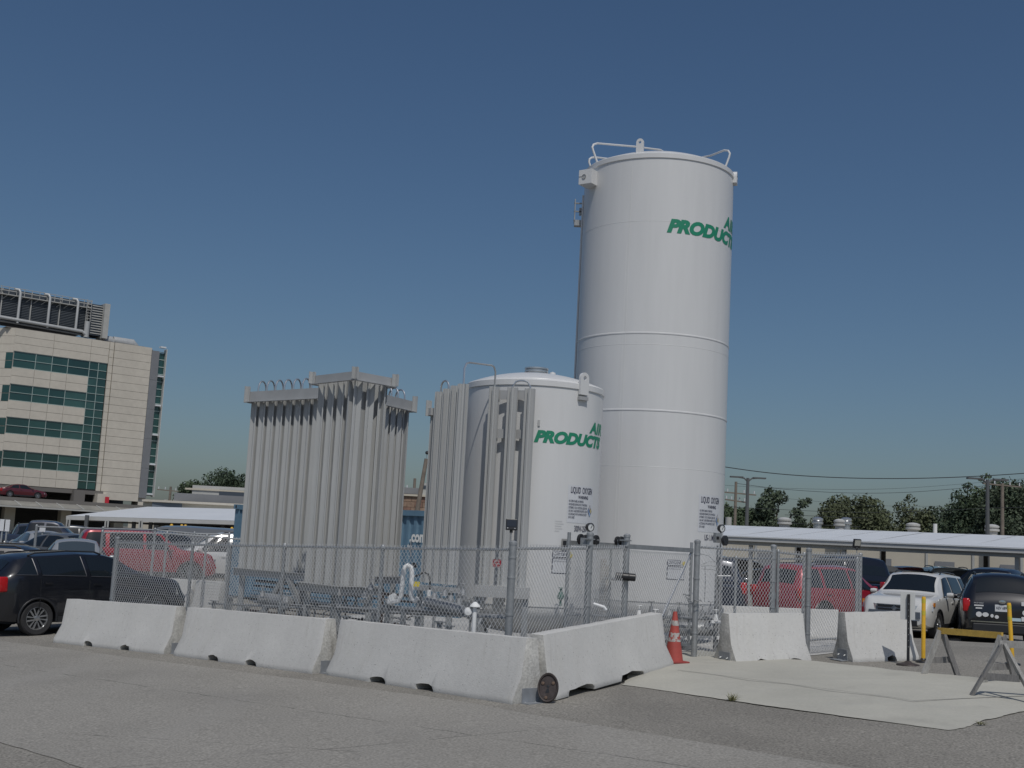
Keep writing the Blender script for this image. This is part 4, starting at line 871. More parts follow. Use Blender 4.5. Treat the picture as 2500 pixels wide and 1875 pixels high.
sawhorse('grey weathered sawhorse cut off by the right edge of the picture', ((6.20, 16.20), (6.86, 15.75)), ((7.1, 16.1), (7.7, 15.6)), a2, a2 + Vector((.95, -.10, .02)), M_wood, ext=(.05, .2), zoff=.04, legm=(M_woodd, M_wood))
# weeds in the seams
def weed(label, x, y, n, h, spread, zoff=.01):
    m = MB(); r = random.Random(int(x * 99))
    for i in range(n):
        a = r.uniform(0, 2 * PI); l = h * r.uniform(.5, 1); b = Vector((r.uniform(-.04, .04), r.uniform(-.03, .03), 0)); tip = b + Vector((math.cos(a) * spread * r.uniform(.3, 1), math.sin(a) * spread * .5, l)); mid = b.lerp(tip, .5) + Vector((0, 0, l * .15)); w_ = Vector((-math.sin(a), math.cos(a), 0)) * .004
        m.add([b - w_, b + w_, mid + w_ * .8, mid - w_ * .8, tip], [(0, 1, 2, 3), (3, 2, 4)])
    o = m.build('weed', mat('dry_grass', (.15, .15, .06), .9, n1=.3, s1=20), loc=(x, y, gz(x, y) + zoff)); tag(o, label, 'weed')
weed('dry tuft of grass growing at the slab edge', 3.05, 15.98, 40, .11, .16); weed('sparse weed at the front corner of the slab', 5.55, 14.15, 22, .05, .16)

# ------------------------------------------------------------------ vehicles
def interp(tab, x):
    if x <= tab[0][0]: return tab[0][1]
    for (a, b), (c, d) in zip(tab, tab[1:]):
        if x <= c: return b + (d - b) * (x - a) / (c - a)
    return tab[-1][1]
def smooth_tab(tab, x, w_):
    return sum(interp(tab, x + w_ * (k - 3) / 3) * (1, 3, 5, 6, 5, 3, 1)[k] for k in range(7)) / 24
SPEC = {
 'crossover': dict(L=4.30, W=1.80, top=[(-2.15, .98), (-2.12, 1.18), (-2.0, 1.30), (-1.74, 1.57), (-1.45, 1.63), (-.4, 1.67), (.2, 1.63), (.5, 1.55), (1.12, 1.17), (1.28, 1.13), (1.85, 1.05), (2.05, .93), (2.15, .62)],
    belt=[(-2.15, 1.02), (-1.9, 1.20), (-.3, 1.12), (1.1, 1.05), (1.85, .95), (2.15, .64)], cab=(-2.0, 1.15), rail=.68, wb=(-1.33, 1.34), wr=.345,
    side=[(-1.82, -1.50, -1.36, -1.40), (-1.26, -1.30, -.30, -.36), (-.20, -.26, .94, .40)], ws=(.50, 1.08), rw=(-2.05, -1.80), zbot=.24),
 'suv': dict(L=4.40, W=1.80, top=[(-2.2, .78), (-2.17, 1.02), (-2.05, 1.14), (-1.78, 1.56), (-1.5, 1.63), (-.4, 1.67), (.15, 1.64), (.45, 1.56), (1.12, 1.09), (1.3, 1.05), (1.9, .97), (2.12, .86), (2.2, .62)],
    belt=[(-2.2, .80), (-2.0, 1.04), (1.0, .99), (1.3, .97), (1.9, .88), (2.2, .60)], cab=(-2.0, 1.15), rail=.66, wb=(-1.32, 1.35), wr=.345,
    side=[(-1.98, -1.72, -1.28, -1.33), (-1.20, -1.24, -.18, -.22), (-.08, -.12, .98, .38)], ws=(.50, 1.08), rw=(-2.03, -1.80), zbot=.22),
 'boxy': dict(L=4.45, W=1.82, top=[(-2.22, .80), (-2.2, 1.08), (-2.10, 1.2), (-1.96, 1.60), (-1.8, 1.68), (-.4, 1.72), (.15, 1.70), (.42, 1.64), (.98, 1.18), (1.08, 1.13), (1.95, 1.04), (2.14, .94), (2.22, .62)],
    belt=[(-2.22, .86), (-2.05, 1.08), (1.0, 1.05), (1.95, .95), (2.22, .66)], cab=(-2.15, 1.02), rail=.70, wb=(-1.28, 1.36), wr=.355,
    side=[(-2.02, -1.86, -1.32, -1.34), (-1.20, -1.20, -.16, -.18), (-.06, -.08, .86, .36)], ws=(.44, .96), rw=(-2.12, -1.97), zbot=.26),
 'sedan': dict(L=4.75, W=1.82, top=[(-2.37, .70), (-2.32, .98), (-1.75, 1.08), (-1.1, 1.36), (-.6, 1.44), (0, 1.45), (.3, 1.40), (1.15, .98), (1.35, .93), (2.1, .80), (2.3, .68), (2.37, .5)],
    belt=[(-2.37, .76), (-1.8, .98), (1.0, .90), (2.37, .52)], cab=(-1.75, 1.2), rail=.60, wb=(-1.40, 1.40), wr=.33,
    side=[(-1.50, -1.12, -.52, -.52), (-.42, -.44, 1.0, .26)], ws=(.33, 1.12), rw=(-1.68, -1.12), zbot=.18),
 'pickup': dict(L=5.6, W=1.95, top=[(-2.8, 1.02), (-2.79, 1.14), (-.92, 1.16), (-.88, 1.60), (-.75, 1.82), (-.2, 1.86), (.3, 1.84), (.5, 1.78), (1.15, 1.24), (1.35, 1.19), (2.5, 1.10), (2.72, 1.0), (2.8, .7)],
    belt=[(-2.8, 1.0), (-2.7, 1.10), (1.1, 1.12), (2.5, 1.02), (2.8, .7)], cab=(-.92, 1.18), rail=.70, wb=(-1.75, 1.72), wr=.40,
    side=[(-.80, -.76, -.10, -.12), (0, -.02, 1.02, .46)], ws=(.52, 1.12), rw=(-.915, -.85), zbot=.34),
 'van': dict(L=4.9, W=1.95, top=[(-2.45, 1.2), (-2.42, 1.8), (-2.2, 1.9), (0, 1.92), (.8, 1.88), (1.0, 1.8), (1.75, 1.2), (2.2, 1.1), (2.45, .7)],
    belt=[(-2.45, 1.0), (1.6, 1.05), (2.45, .75)], cab=(-2.4, 1.75), rail=.78, wb=(-1.5, 1.6), wr=.34,
    side=[(.45, .42, 1.55, 1.0)], ws=(1.02, 1.72), rw=(-2.44, -2.36), zbot=.25)}
def wheel_mesh(r, w_=.22):
    m = MB(); m.lathe([(r * .66, -w_ / 2 + .012), (r * .90, -w_ / 2), (r * .975, -w_ / 2 + .02), (r, -w_ / 4), (r, w_ / 4), (r * .975, w_ / 2 - .02), (r * .90, w_ / 2), (r * .66, w_ / 2 - .012), (r * .66, -w_ / 2 + .012)], 36, M=Matrix.Rotation(PI / 2, 4, 'X'))
    return m.mesh('wheel', M_tire)
def rim_mesh(r, s, nsp=6, w_=.22):
    m = MB(); A = Matrix.Rotation(PI / 2, 4, 'X'); y = w_ / 2 - .02
    m.lathe([(r * .69, -.05), (r * .69, y), (r * .63, y + .004), (r * .60, y - .02), (r * .60, -.03)], 36, M=A if s < 0 else Matrix.Rotation(-PI / 2, 4, 'X'))
    B = A if s < 0 else Matrix.Rotation(-PI / 2, 4, 'X')
    for k in range(nsp):
        for e in (-.13, .13):
            a = 2 * PI * k / nsp; C = B @ Matrix.Rotation(a, 4, 'Z')
            m.add([C @ Vector(p) for p in ((.02, e * .10, y - .012), (r * .62, e * r * 1.0 - .014, y - .006), (r * .62, e * r * 1.0 + .018, y - .006), (.05, e * .2 + .02, y - .012), (.02, e * .10, y - .035), (r * .62, e * r - .014, y - .04), (r * .62, e * r + .018, y - .04), (.05, e * .2 + .02, y - .035))], [(0, 1, 2, 3), (4, 7, 6, 5), (0, 4, 5, 1), (2, 6, 7, 3), (1, 5, 6, 2)])
    m.lathe([(.055, y - .03), (.055, y), (.04, y + .006), (.001, y + .007)], 16, M=B)
    return m.mesh('rim', M_rim)
CACHE = {}
def car_parts(kind):
    if kind in CACHE: return CACHE[kind]
    sp = SPEC[kind]; L = sp['L']; hw = sp['W'] / 2; parts = []
    def widthf(x):
        e = (L / 2 - abs(x)) / .55
        return 1 - .17 * (max(0, 1 - e)) ** 2.2
    def top(x): return smooth_tab(sp['top'], x, .09)
    def belt(x): return min(smooth_tab(sp['belt'], x, .1), top(x) - .015)
    c0, c1 = sp['cab']
    def cabf(x):   # 1 in cabin
        return sst(c0 - .25, c0 + .25, x) * (1 - sst(c1 - .45, c1 + .1, x)) if kind != 'pickup' else sst(c0 - .04, c0 + .06, x) * (1 - sst(c1 - .45, c1 + .1, x))
    def rail(x):
        k = cabf(x); wr_ = (.86 * (1 - k) + sp['rail'] * k / .9 * .92) * hw * widthf(x)
        zr = top(x) - (.02 + .05 * k); zb = belt(x)
        return wr_, max(zb + .01, zr)
    def side(x, t, off=0):
        wb_ = hw * .965 * widthf(x); wr_, zr = rail(x); zb = belt(x)
        y = wb_ + (wr_ - wb_) * (t ** 1.25); z = zb + (zr - zb) * t
        return Vector((x, y + off, z + off * .35))
    def topp(x, s, off=0):
        wr_, zr = rail(x); zt = top(x); z = zr + (zt - zr) * (1 - abs(s) ** 2.4)
        e = .02; sl = (top(x + e) - top(x - e)) / (2 * e); n_ = Vector((-sl, 0, 1)).normalized()
        return Vector((x, s * wr_, z)) + n_ * off
    stn = []; k = int(L / .07)
    xs_ = [-L / 2 + L * i / k for i in range(k + 1)]
    for x in xs_:
        f = widthf(x); zb = belt(x); zs = sp['zbot'] + .10 * (max(0, 1 - (L / 2 - abs(x)) / .35)) ** 2
        ring = [Vector((x, hw * .80 * f, zs)), Vector((x, hw * .95 * f, zs + .06)), Vector((x, hw * .985 * f, zs + .20)), Vector((x, hw * 1.0 * f, zs + (zb - zs) * .55)), Vector((x, hw * .995 * f, zs + (zb - zs) * .86)), side(x, 0), side(x, .33), side(x, .66), side(x, 1), topp(x, .85), topp(x, .6), topp(x, .3), topp(x, 0)]
        full = ring + [Vector((v.x, -v.y, v.z)) for v in reversed(ring[:-1])]
        stn.append(full)
    m = MB(); nr = len(stn[0]); vs = [v for s_ in stn for v in s_]
    fs = [(i * nr + j, i * nr + (j + 1) % nr, (i + 1) * nr + (j + 1) % nr, (i + 1) * nr + j) for i in range(k) for j in range(nr)]
    fs += [tuple(reversed(range(nr))), tuple(k * nr + j for j in range(nr))]
    m.add(vs, fs, True)
    o = m.build('body', M_dark)
    bm = bmesh.new(); bm.from_mesh(o.data); bmesh.ops.recalc_face_normals(bm, faces=bm.faces[:]); bm.to_mesh(o.data); bm.free()
    c = MB()
    for x in sp['wb']:
        for s in (-1, 1): c.tube([(x, s * (hw - .30), sp['wr']), (x, s * (hw + .2), sp['wr'])], sp['wr'] + .055, 28)
    if kind == 'pickup': c.box(((-2.72 - .98) / 2, 0, 1.0), (1.72, 1.56, .5))
    cut(o, c); o.data.set_sharp_from_angle(angle=rad(32))
    for p in o.data.polygons: p.use_smooth = True
    parts.append(('body', o.data, 'BODY', None)); bpy.data.objects.remove(o)
    # dark lower trim
    m = MB()
    for s in (-1, 1): m.box(((sp['wb'][0] + sp['wb'][1]) / 2, s * (hw - .03), sp['zbot'] + .07), (sp['wb'][1] - sp['wb'][0] - 2 * sp['wr'] - .14, .07, .12))
    parts.append(('sill_trim', m.mesh('sill_trim', M_black), None, None))
    for s in (-1, 1):
        for x in sp['wb']:   # wheel arch lips
            m = MB(); rr = sp['wr'] + .052
            pts = [(x + rr * math.cos(a), s * (hw * 1.004 * widthf(x + rr * math.cos(a)) - .012), sp['wr'] + rr * math.sin(a)) for a in [PI * (-.06 + 1.12 * i / 16) for i in range(17)]]
            m.tube(pts, .022, 6); parts.append(('wheel_arch', m.mesh('wheel_arch', M_black), None, None))
        for q in sp['side']:
            m = MB(); nu, nv = 6, 4; vs = []
            for j in range(nv + 1):
                t = .06 + .84 * j / nv
                for i in range(nu + 1):
                    u = i / nu; x = (q[0] + (q[2] - q[0]) * u) * (1 - j / nv) + (q[1] + (q[3] - q[1]) * u) * (j / nv)
                    v = side(x, t, .006); vs.append((v.x, s * v.y, v.z))
            fs = [(j * (nu + 1) + i, j * (nu + 1) + i + 1, (j + 1) * (nu + 1) + i + 1, (j + 1) * (nu + 1) + i) for j in range(nv) for i in range(nu)]
            m.add(vs, fs if s < 0 else [tuple(reversed(f)) for f in fs], True); parts.append(('side_window', m.mesh('side_window', M_glass), 'GLASS', None))
            m = MB(); edge = [vs[i] for i in range(nu + 1)]; edge += [vs[j * (nu + 1) + nu] for j in range(1, nv + 1)]; m.tube(edge, .009, 5); parts.append(('window_trim', m.mesh('window_trim', M_black), 'TRIM', None))
        m = MB(); xm = sp['side'][-1][2] - .18; v = side(xm, .05, .0)
        m.lathe([(.001, -.09), (.07, -.08), (.085, 0), (.07, .08), (.001, .09)], 12, M=Matrix.Translation((xm, s * (v.y + .13), v.z + .06)) @ Matrix.Scale(.75, 4, (1, 0, 0)) @ Matrix.Scale(.8, 4, (0, 0, 1)) @ Matrix.Rotation(PI / 2, 4, 'X')); m.cyl((xm, s * (v.y - .02), v.z), (xm, s * (v.y + .08), v.z + .03), .02, 6); parts.append(('mirror', m.mesh('mirror', M_dark), 'BODY', None))
        for q in sp['side']:
            if q[2] - q[0] < .75: continue
            xh = q[0] + .12; m = MB(); zb = belt(xh) - .13; m.box((xh, s * (hw * 1.0 + .006), zb), (.17, .03, .035)); parts.append(('door_handle', m.mesh('door_handle', M_dark), 'BODY', None))
            m = MB(); m.box((q[0] - .04, s * (hw * .992), (sp['zbot'] + .2 + belt(q[0])) / 2), (.008, .02, belt(q[0]) - sp['zbot'] - .3)); parts.append(('door_gap', m.mesh('door_gap', M_black), None, None))
    for nm, (a, b), mt, e in (('windshield', sp['ws'], 'GLASS', .90), ('rear_window', sp['rw'], 'GLASS', .86)):
        m = MB(); nu, nv = 8, 8; vs = [topp(a + (b - a) * j / nv, -e + 2 * e * i / nu, .008) for j in range(nv + 1) for i in range(nu + 1)]
        m.add(vs, [(j * (nu + 1) + i, (j + 1) * (nu + 1) + i, (j + 1) * (nu + 1) + i + 1, j * (nu + 1) + i + 1) for j in range(nv) for i in range(nu)], True); parts.append((nm, m.mesh(nm, M_glass), mt, None))
    zf = interp(sp['belt'], L / 2 - .1); wf = hw * widthf(L / 2 - .02)
    xf = L / 2
    m = MB(); m.box((xf - .01, 0, zf - .02), (.05, wf * 1.16, .19)); parts.append(('grille', m.mesh('grille', M_black), None, None))
    m = MB()
    for dz in (-.085, 0, .085): m.box((xf + .012, 0, zf - .02 + dz), (.02, wf * 1.14, .022))
    for y in (-.57, 0, .57): m.box((xf + .012, y * wf, zf - .02), (.02, .03, .19))
    m.lathe([(.001, 0), (.07, 0), (.075, .012), (.001, .014)], 18, M=Matrix.Translation((xf + .02, 0, zf - .02)) @ Matrix.Scale(.6, 4, (0, 0, 1)) @ Matrix.Rotation(PI / 2, 4, 'Y'))
    parts.append(('grille_bars', m.mesh('grille_bars', M_chrome), None, None))
    for s in (-1, 1):
        m = MB(); v = [(xf - .02, s * wf * .62, zf - .10), (xf - .30, s * hw * .985, zf - .04), (xf - .34, s * hw * .965, zf + .12), (xf - .05, s * wf * .62, zf + .07)]
        mid = [Vector(p) + Vector((.03, s * .012, 0)) for p in v]; b_ = [Vector(p) - Vector((.10, s * .10, 0)) for p in v]
        m.add(mid + b_, [(0, 1, 2, 3), (0, 4, 5, 1), (1, 5, 6, 2), (2, 6, 7, 3), (3, 7, 4, 0)]); 
        if s > 0: m.f = [tuple(f) for f in m.f]
        parts.append(('headlight', m.mesh('headlight', M_lens), None, None))
        zt_ = interp(sp['belt'], -L / 2 + .1)
        m = MB(); m.box((-L / 2 + .10, s * hw * .855, zt_ - .06), (.20, .16, .30)); o = m.build('tl', M_tail); bevel(o, .03, 2); o.data.polygons.foreach_set('use_smooth', [True] * len(o.data.polygons)); parts.append(('tail_light', o.data, None, None)); bpy.data.objects.remove(o)
    m = MB(); m.box((xf - .02, 0, sp['zbot'] + .13), (.10, wf * 1.5, .14)); parts.append(('front_bumper', m.mesh('front_bumper', M_black), None, None))
    m = MB(); m.box((-xf + .02, 0, sp['zbot'] + .14), (.12, wf * 1.7, .22)); o = m.build('rb', M_black); bevel(o, .03); parts.append(('rear_bumper', o.data, None, None)); bpy.data.objects.remove(o)
    m = MB(); m.box((-xf - .012, 0, .82 if kind != 'sedan' else .74), (.012, .31, .155)); parts.append(('number_plate', m.mesh('number_plate', M_plate), None, None))
    if kind in ('suv', 'boxy', 'crossover'):
        for s in (-1, 1):
            m = MB(); pts = [topp(x, s * .9, o_) for x, o_ in ((-1.45, .01), (-1.3, .05), (-.6, .055), (.0, .05), (.15, .01))]; m.tube(pts, .018, 6); parts.append(('roof_rail', m.mesh('roof_rail', M_black), None, None))
    if kind == 'pickup':
        m = MB(); m.box(((-2.72 - .98) / 2, 0, .82), (1.70, 1.54, .08)); parts.append(('bed_floor', m.mesh('bed_floor', M_black), None, None))
    wm = wheel_mesh(sp['wr']); rm = {s: rim_mesh(sp['wr'], s) for s in (-1, 1)}
    hubm = MB().lathe([(sp['wr'] * .62, -.06), (sp['wr'] * .62, .03), (.001, .03)], 24, M=Matrix.Rotation(-PI / 2, 4, 'X')).mesh('brake_disc', M_rimd)
    hubm2 = MB().lathe([(sp['wr'] * .62, -.06), (sp['wr'] * .62, .03), (.001, .03)], 24, M=Matrix.Rotation(PI / 2, 4, 'X')).mesh('brake_disc', M_rimd)
    for x in sp['wb']:
        for s in (-1, 1): parts.append(('wheel', wm, None, (Vector((x, s * (hw - .125), sp['wr'])), rm[s], hubm if s > 0 else hubm2)))
    CACHE[kind] = parts; return parts
PAINT = {}
def paint(col, rough=.28):
    key = col
    if key not in PAINT: PAINT[key] = mat('car_paint_%d' % len(PAINT), col, rough, .15, n1=.03, s1=2, coat=.8)
    return PAINT[key]
def car(kind, name, label, x, y, heading, col, glass=None, trim=None, cat='car', group=None, z=None, scale=1., skip=()):
    """heading: direction of travel (dx,dy)"""
    zg = gz(x, y) if z is None else z
    h = math.atan2(heading[1], heading[0]); t = thing(name, label, cat, (x, y, zg), h, group)
    e = 1.2; c_, s_ = math.cos(h), math.sin(h)
    pitch_ = math.atan2(gz(x + c_ * e, y + s_ * e) - gz(x - c_ * e, y - s_ * e), 2 * e); rollv = math.atan2(gz(x - s_ * .8, y + c_ * .8) - gz(x + s_ * .8, y - c_ * .8), 1.6)
    if z is None: t.rotation_euler = (rollv, -pitch_, h)
    t.scale = (scale,) * 3
    WM[t.name] = Matrix.Translation((x, y, zg)) @ t.rotation_euler.to_matrix().to_4x4() @ Matrix.Scale(scale, 4)
    pm = paint(col)
    for nm, me, mk, extra in car_parts(kind):
        if nm in skip: continue
        o = put(nm, me, t)
        if mk:
            if not me.materials: me.materials.append(M_dark)
            o.material_slots[0].link = 'OBJECT'; o.material_slots[0].material = pm if mk == 'BODY' else (trim or M_black) if mk == 'TRIM' else (glass or M_glass)
        if extra:
            o.location = extra[0]; r_ = put('rim', extra[1], o); d_ = put('brake_disc', extra[2], o)
    return t
CARG = 'cars in the parking lot'
BLACK = (.008, .009, .013); NAVY = (.012, .02, .045); REDC = (.30, .012, .022); WHITEC = (.68, .68, .66); SILV = (.33, .34, .35); GREY = (.10, .105, .11); DGREY = (.04, .043, .048); MAROON = (.10, .012, .02)
# left foreground SUV: side view, rear wheel in sight
sx_, sy_ = -8.96, 26.25
car('crossover', 'parked_suv', 'glossy black SUV parked side on at the left, its rear wheel beside the first barrier', sx_, sy_, (.67, .742), BLACK, cat='suv', scale=1.0, trim=mat('grey_window_trim', (.10, .10, .11), .35, .5))
car('suv', 'parked_suv', 'black SUV of which only the roof shows above the nearest black SUV', -11.6, 29.6, (.97, .22), (.012, .013, .018), cat='suv')
rt = car('boxy', 'parked_truck', 'bright red boxy truck behind the left fence with a dark side window', -11.75, 40.2, (.90, .40), REDC, cat='truck', scale=1.0)
car('sedan', 'parked_car', 'silver sedan facing the camera between the black SUV and the red truck', -12.6, 36.3, (.35, -.93), SILV, M_glassb, group=CARG)
car('sedan', 'parked_car', 'dark grey sedan parked behind the galvanised rail fence, left of the red truck', -14.6, 41.5, (.80, -.45), GREY, group=CARG)
car('sedan', 'parked_car', 'white sedan with pale windshield second from the left edge', -19.2, 44.5, (.45, -.85), WHITEC, M_glassb, group=CARG)
car('sedan', 'parked_car', 'white car cut by the left edge, just above the black SUV roof', -15.8, 34.6, (.5, -.85), WHITEC, M_glassb, group=CARG)
car('sedan', 'parked_car', 'pale silver sedan between the dark grey sedan and the dark blue pickup', -17.4, 46.5, (.55, -.83), SILV, M_glassb, group=CARG)
car('sedan', 'parked_car', 'charcoal sedan in the row just in front of the deck, left of the red truck', -16.2, 51.0, (.8, -.5), (.06, .065, .07), group=CARG)
car('sedan', 'parked_car', 'silver car at the left edge in the row behind', -21.2, 48.5, (.5, -.85), SILV, M_glassb, group=CARG)
car('pickup', 'parked_pickup', 'dark blue pickup truck in front of the parking deck on the left', -21.0, 56.5, (.93, .2), NAVY, cat='pickup', group=CARG)
car('suv', 'parked_suv', 'dark SUV parked directly behind the red truck cab', -12.6, 46.0, (.7, -.6), DGREY, cat='suv', group=CARG)
car('van', 'parked_van', 'grey panel van right of the red truck roof', -12.4, 47.8, (-.95, .1), (.17, .175, .18), M_glass, cat='van', group=CARG, skip=())
car('suv', 'parked_suv', 'white SUV behind the rear fence left of the blue container', -9.6, 42.2, (-.93, -.28), WHITEC, cat='suv', group=CARG, scale=1.06)
for i, (x, y, c_, k_, lb) in enumerate([(-25.5, 74, BLACK, 'suv', 'black SUV under the left end of the white canopy'), (-20.6, 71, DGREY, 'suv', 'dark SUV under the middle of the white canopy'), (-17.4, 62, BLACK, 'suv', 'black SUV in shade left of the yellow bollards'), (-13.9, 64, REDC, 'sedan', 'red car in shade under the right end of the white canopy'), (-11.4, 60, NAVY, 'suv', 'dark blue SUV beside the blue container end under the canopy'), (-30.0, 72, BLACK, 'suv', 'black SUV in front of the deck column'), (-34.5, 82, DGREY, 'sedan', 'dark sedan below the drain pipe of the deck'), (-23.2, 60, (.05, .05, .055), 'suv', 'charcoal SUV behind the dark blue pickup')]):
    car(k_, 'parked_suv' if k_ == 'suv' else 'parked_car', lb, x, y, (.4, -.9) if i % 2 else (.9, .3), c_, cat='suv' if k_ == 'suv' else 'car', group='cars in the shade under the canopy')
# right side
es = car('boxy', 'parked_suv', 'white SUV with a chrome grille facing the camera on the right', 11.30, 33.2, (-.56, -.83), WHITEC, cat='suv', scale=1.0)
car('suv', 'parked_suv', 'black SUV seen from behind with stickers round its number plate', 12.8, 31.6, (.33, .94), BLACK, cat='suv', scale=1.05)
BS = bpy.data.objects[-1] if False else [o for o in S.objects if o.get('label', '').startswith('black SUV seen from behind')][0]
rp = car('boxy', 'parked_suv', 'red SUV behind the right hand chain link fence', 9.25, 34.7, (.80, .60), (.30, .018, .035), cat='suv', scale=1.03)
car('pickup', 'parked_pickup', 'dark navy truck behind the fence directly right of the tall tank', 5.75, 34.2, (.14, .99), (.016, .024, .045), cat='pickup', scale=1.0)
car('pickup', 'parked_pickup', 'black pickup with a tall tailgate behind the white SUV', 11.0, 39.0, (-.35, .93), (.006, .007, .012), cat='pickup', scale=1.12)
car('pickup', 'parked_pickup', 'black pickup parked between the white SUV and the black SUV', 16.0, 40.0, (-.75, .6), (.006, .006, .010), cat='pickup', scale=1.05)
for i, (px, D, c_, k_, lb, hd, s_) in enumerate([(1815, 56, DGREY, 'suv', 'dark SUV under the carport right beside the tall tank', (.9, .1), 1.1), (1900, 52, (.05, .055, .06), 'sedan', 'dark car under the carport behind the walk gate', (.9, -.3), 1), (2050, 54, DGREY, 'suv', 'dark green SUV under the carport left of the small floodlight', (.9, -.2), 1.1),
    (2128, 47, (.12, .125, .13), 'pickup', 'grey pickup cab right of the small floodlight', (-.6, .8), 1.0), (2212, 51, REDC, 'pickup', 'red pickup cab roof under the carport', (-.3, .95), 1.0), (2240, 45, NAVY, 'sedan', 'dark blue sedan behind the roof of the white SUV', (.85, -.5), 1.12),
    (2300, 50, WHITEC, 'boxy', 'white boxy SUV under the carport with dark rear window', (.15, .98), 1.12), (2380, 48, GREY, 'pickup', 'grey pickup right of the white boxy SUV', (.5, .85), 1.0), (2440, 43, NAVY, 'sedan', 'navy sedan under the right part of the carport', (.8, -.5), 1.1), (2490, 40, (.04, .05, .07), 'suv', 'dark blue SUV at the right edge under the carport', (-.5, -.8), 1.0), (2010, 62, WHITEC, 'suv', 'white SUV far back under the carport', (.9, .1), 1.0)]):
    p = at(px, 1380, D); car(k_, {'suv': 'parked_suv', 'sedan': 'parked_car', 'pickup': 'parked_pickup', 'boxy': 'parked_suv'}[k_], lb, p.x, D, hd, c_, cat={'suv': 'suv', 'sedan': 'car', 'pickup': 'pickup', 'boxy': 'suv'}[k_], group='cars under the right carport', scale=s_)
# plate lettering and stickers on the black SUV's tailgate
sp = SPEC['suv']
def on_tail(y, z, off=.03): return Vector((-2.2 - off, y, z))
text_wrap('KEV 6891', 'plate_lettering', M_navy, BS, lambda x, y: on_tail(-x, .795 + y, .022), .085, step=0, align='CENTER', sx=.75, bold=.001)
def sticker(y, z, w_, h_, mt, oval=False):
    m = MB()
    if oval: m.add([on_tail(y, z)] + [on_tail(y + w_ / 2 * math.cos(a), z + h_ / 2 * math.sin(a)) for a in [2 * PI * i / 14 for i in range(14)]], [(0, i + 1, (i + 1) % 14 + 1) for i in range(14)])
    else: m.add([on_tail(y + w_ / 2, z - h_ / 2), on_tail(y - w_ / 2, z - h_ / 2), on_tail(y - w_ / 2, z + h_ / 2), on_tail(y + w_ / 2, z + h_ / 2)], [(0, 1, 2, 3)])
    m.build('sticker', mt, BS)
Ms = mat('sticker_white', (.62, .63, .64), .5); My = mat('sticker_yellow', (.6, .5, .12), .5)
for a in [(.50, .66, .13, .12, Ms, True), (.36, .66, .14, .10, Ms, True), (.22, .64, .07, .08, Ms, True), (.12, .62, .09, .08, Ms, True), (-.25, .58, .28, .07, mat('sticker_blue', (.45, .58, .65), .5), False), (-.48, .74, .12, .12, Ms, True), (-.64, .66, .14, .14, My, False), (-.45, .60, .10, .10, Ms, False), (.50, .86, .20, .03, Ms, False), (.50, .80, .14, .03, Ms, False), (-.55, .93, .12, .05, My, False), (-.44, .94, .07, .09, Ms, False)]: sticker(*a)
m = MB(); m.box((-2.24, 0, .50), (.03, 1.35, .02)); m.build('chrome_strip', M_chrome, BS)
m = MB(); m.lathe([(.001, 0), (.07, 0), (.075, .01), (.001, .012)], 18, M=Matrix.Translation((-2.235, 0, .96)) @ Matrix.Scale(.55, 4, (0, 0, 1)) @ Matrix.Rotation(-PI / 2, 4, 'Y')); m.build('badge', M_chrome, BS)
for y, z, t_ in ((.5, .905, 'PROUD PARENT'), (-.55, .86, 'MY KIDS')): text_wrap(t_, 'sticker_lettering', Ms, BS, lambda x, y_, y=y, z=z: on_tail(y - x, z + y_, .028), .035, step=0, align='CENTER', sx=.8)
m = MB(); m.box((-.55, 0, 1.762 - .04), (.0, .0, .0)) if False else None
sr = MB(); sr.add([Vector((x, y, SPEC['boxy'] and 0)) for x, y in ()], [])
m = MB(); m.box((-.15, 0, 1.722), (.75, .86, .012)); m.build('sunroof', M_glass, es)
for s in (-1, 1): m = MB(); m.box((1.86, s * .905, .88), (.14, .02, .10)); m.build('side_marker', M_amber, es)
m = MB(); m.box((2.24, 0, .60), (.03, 1.3, .16)); m.build('lower_grille', mat('blue_grey_plastic', (.10, .12, .15), .4), es)

# ------------------------------------------------------------------ blue container
ca = at(577, 1234, 35.4); cb = Vector((-1.0, 30.1, 0)); ca = Vector((ca.x, ca.y, 0)); cdv = (cb - ca).normalized(); cl = (cb - ca).length; ang = math.atan2(cdv.y, cdv.x); zc = gz(ca.x, ca.y) - .0
ct = thing('shipping_container', 'blue corrugated shipping container behind the vaporizers with white .com lettering', 'container', (ca.x, ca.y, .36), ang); HC = 2.59
m = MB(); x = .18; prof = []; pw_ = .26; dp = .045
while x < cl - .3: prof += [(x, 0), (x + .09, 0), (x + .13, dp), (x + .22, dp)]; x += pw_
prof += [(cl - .15, 0)]
m.add([(px, .03 + d, z) for z in (.16, HC - .14) for px, d in prof], [(i, i + 1, len(prof) + i + 1, len(prof) + i) for i in range(len(prof) - 1)]); m.build('corrugated_side', M_blue, ct)
for nm, b_ in (('top_rail', ((cl / 2, 0.03, HC - .07), (cl, .10, .14))), ('bottom_rail', ((cl / 2, 0.03, .08), (cl, .10, .16))), ('roof', ((cl / 2, 1.22, HC - .03), (cl, 2.36, .04))), ('end_wall', ((.03, 1.22, HC / 2), (.05, 2.3, HC - .2))), ('far_wall', ((cl / 2, 2.4, HC / 2), (cl, .05, HC - .2)))): MB().box(*b_).build(nm, M_blue, ct)
for x in (.09, cl - .09): MB().box((x, .04, HC / 2), (.18, .13, HC)).build('corner_post', M_blue, ct)
for x in (.09, cl - .09): MB().box((x, .0, HC - .06), (.19, .17, .13)).build('corner_casting', M_blue, ct); MB().box((x + .01, -.087, HC - .06), (.05, .004, .075)).build('casting_hole', M_dark, ct)
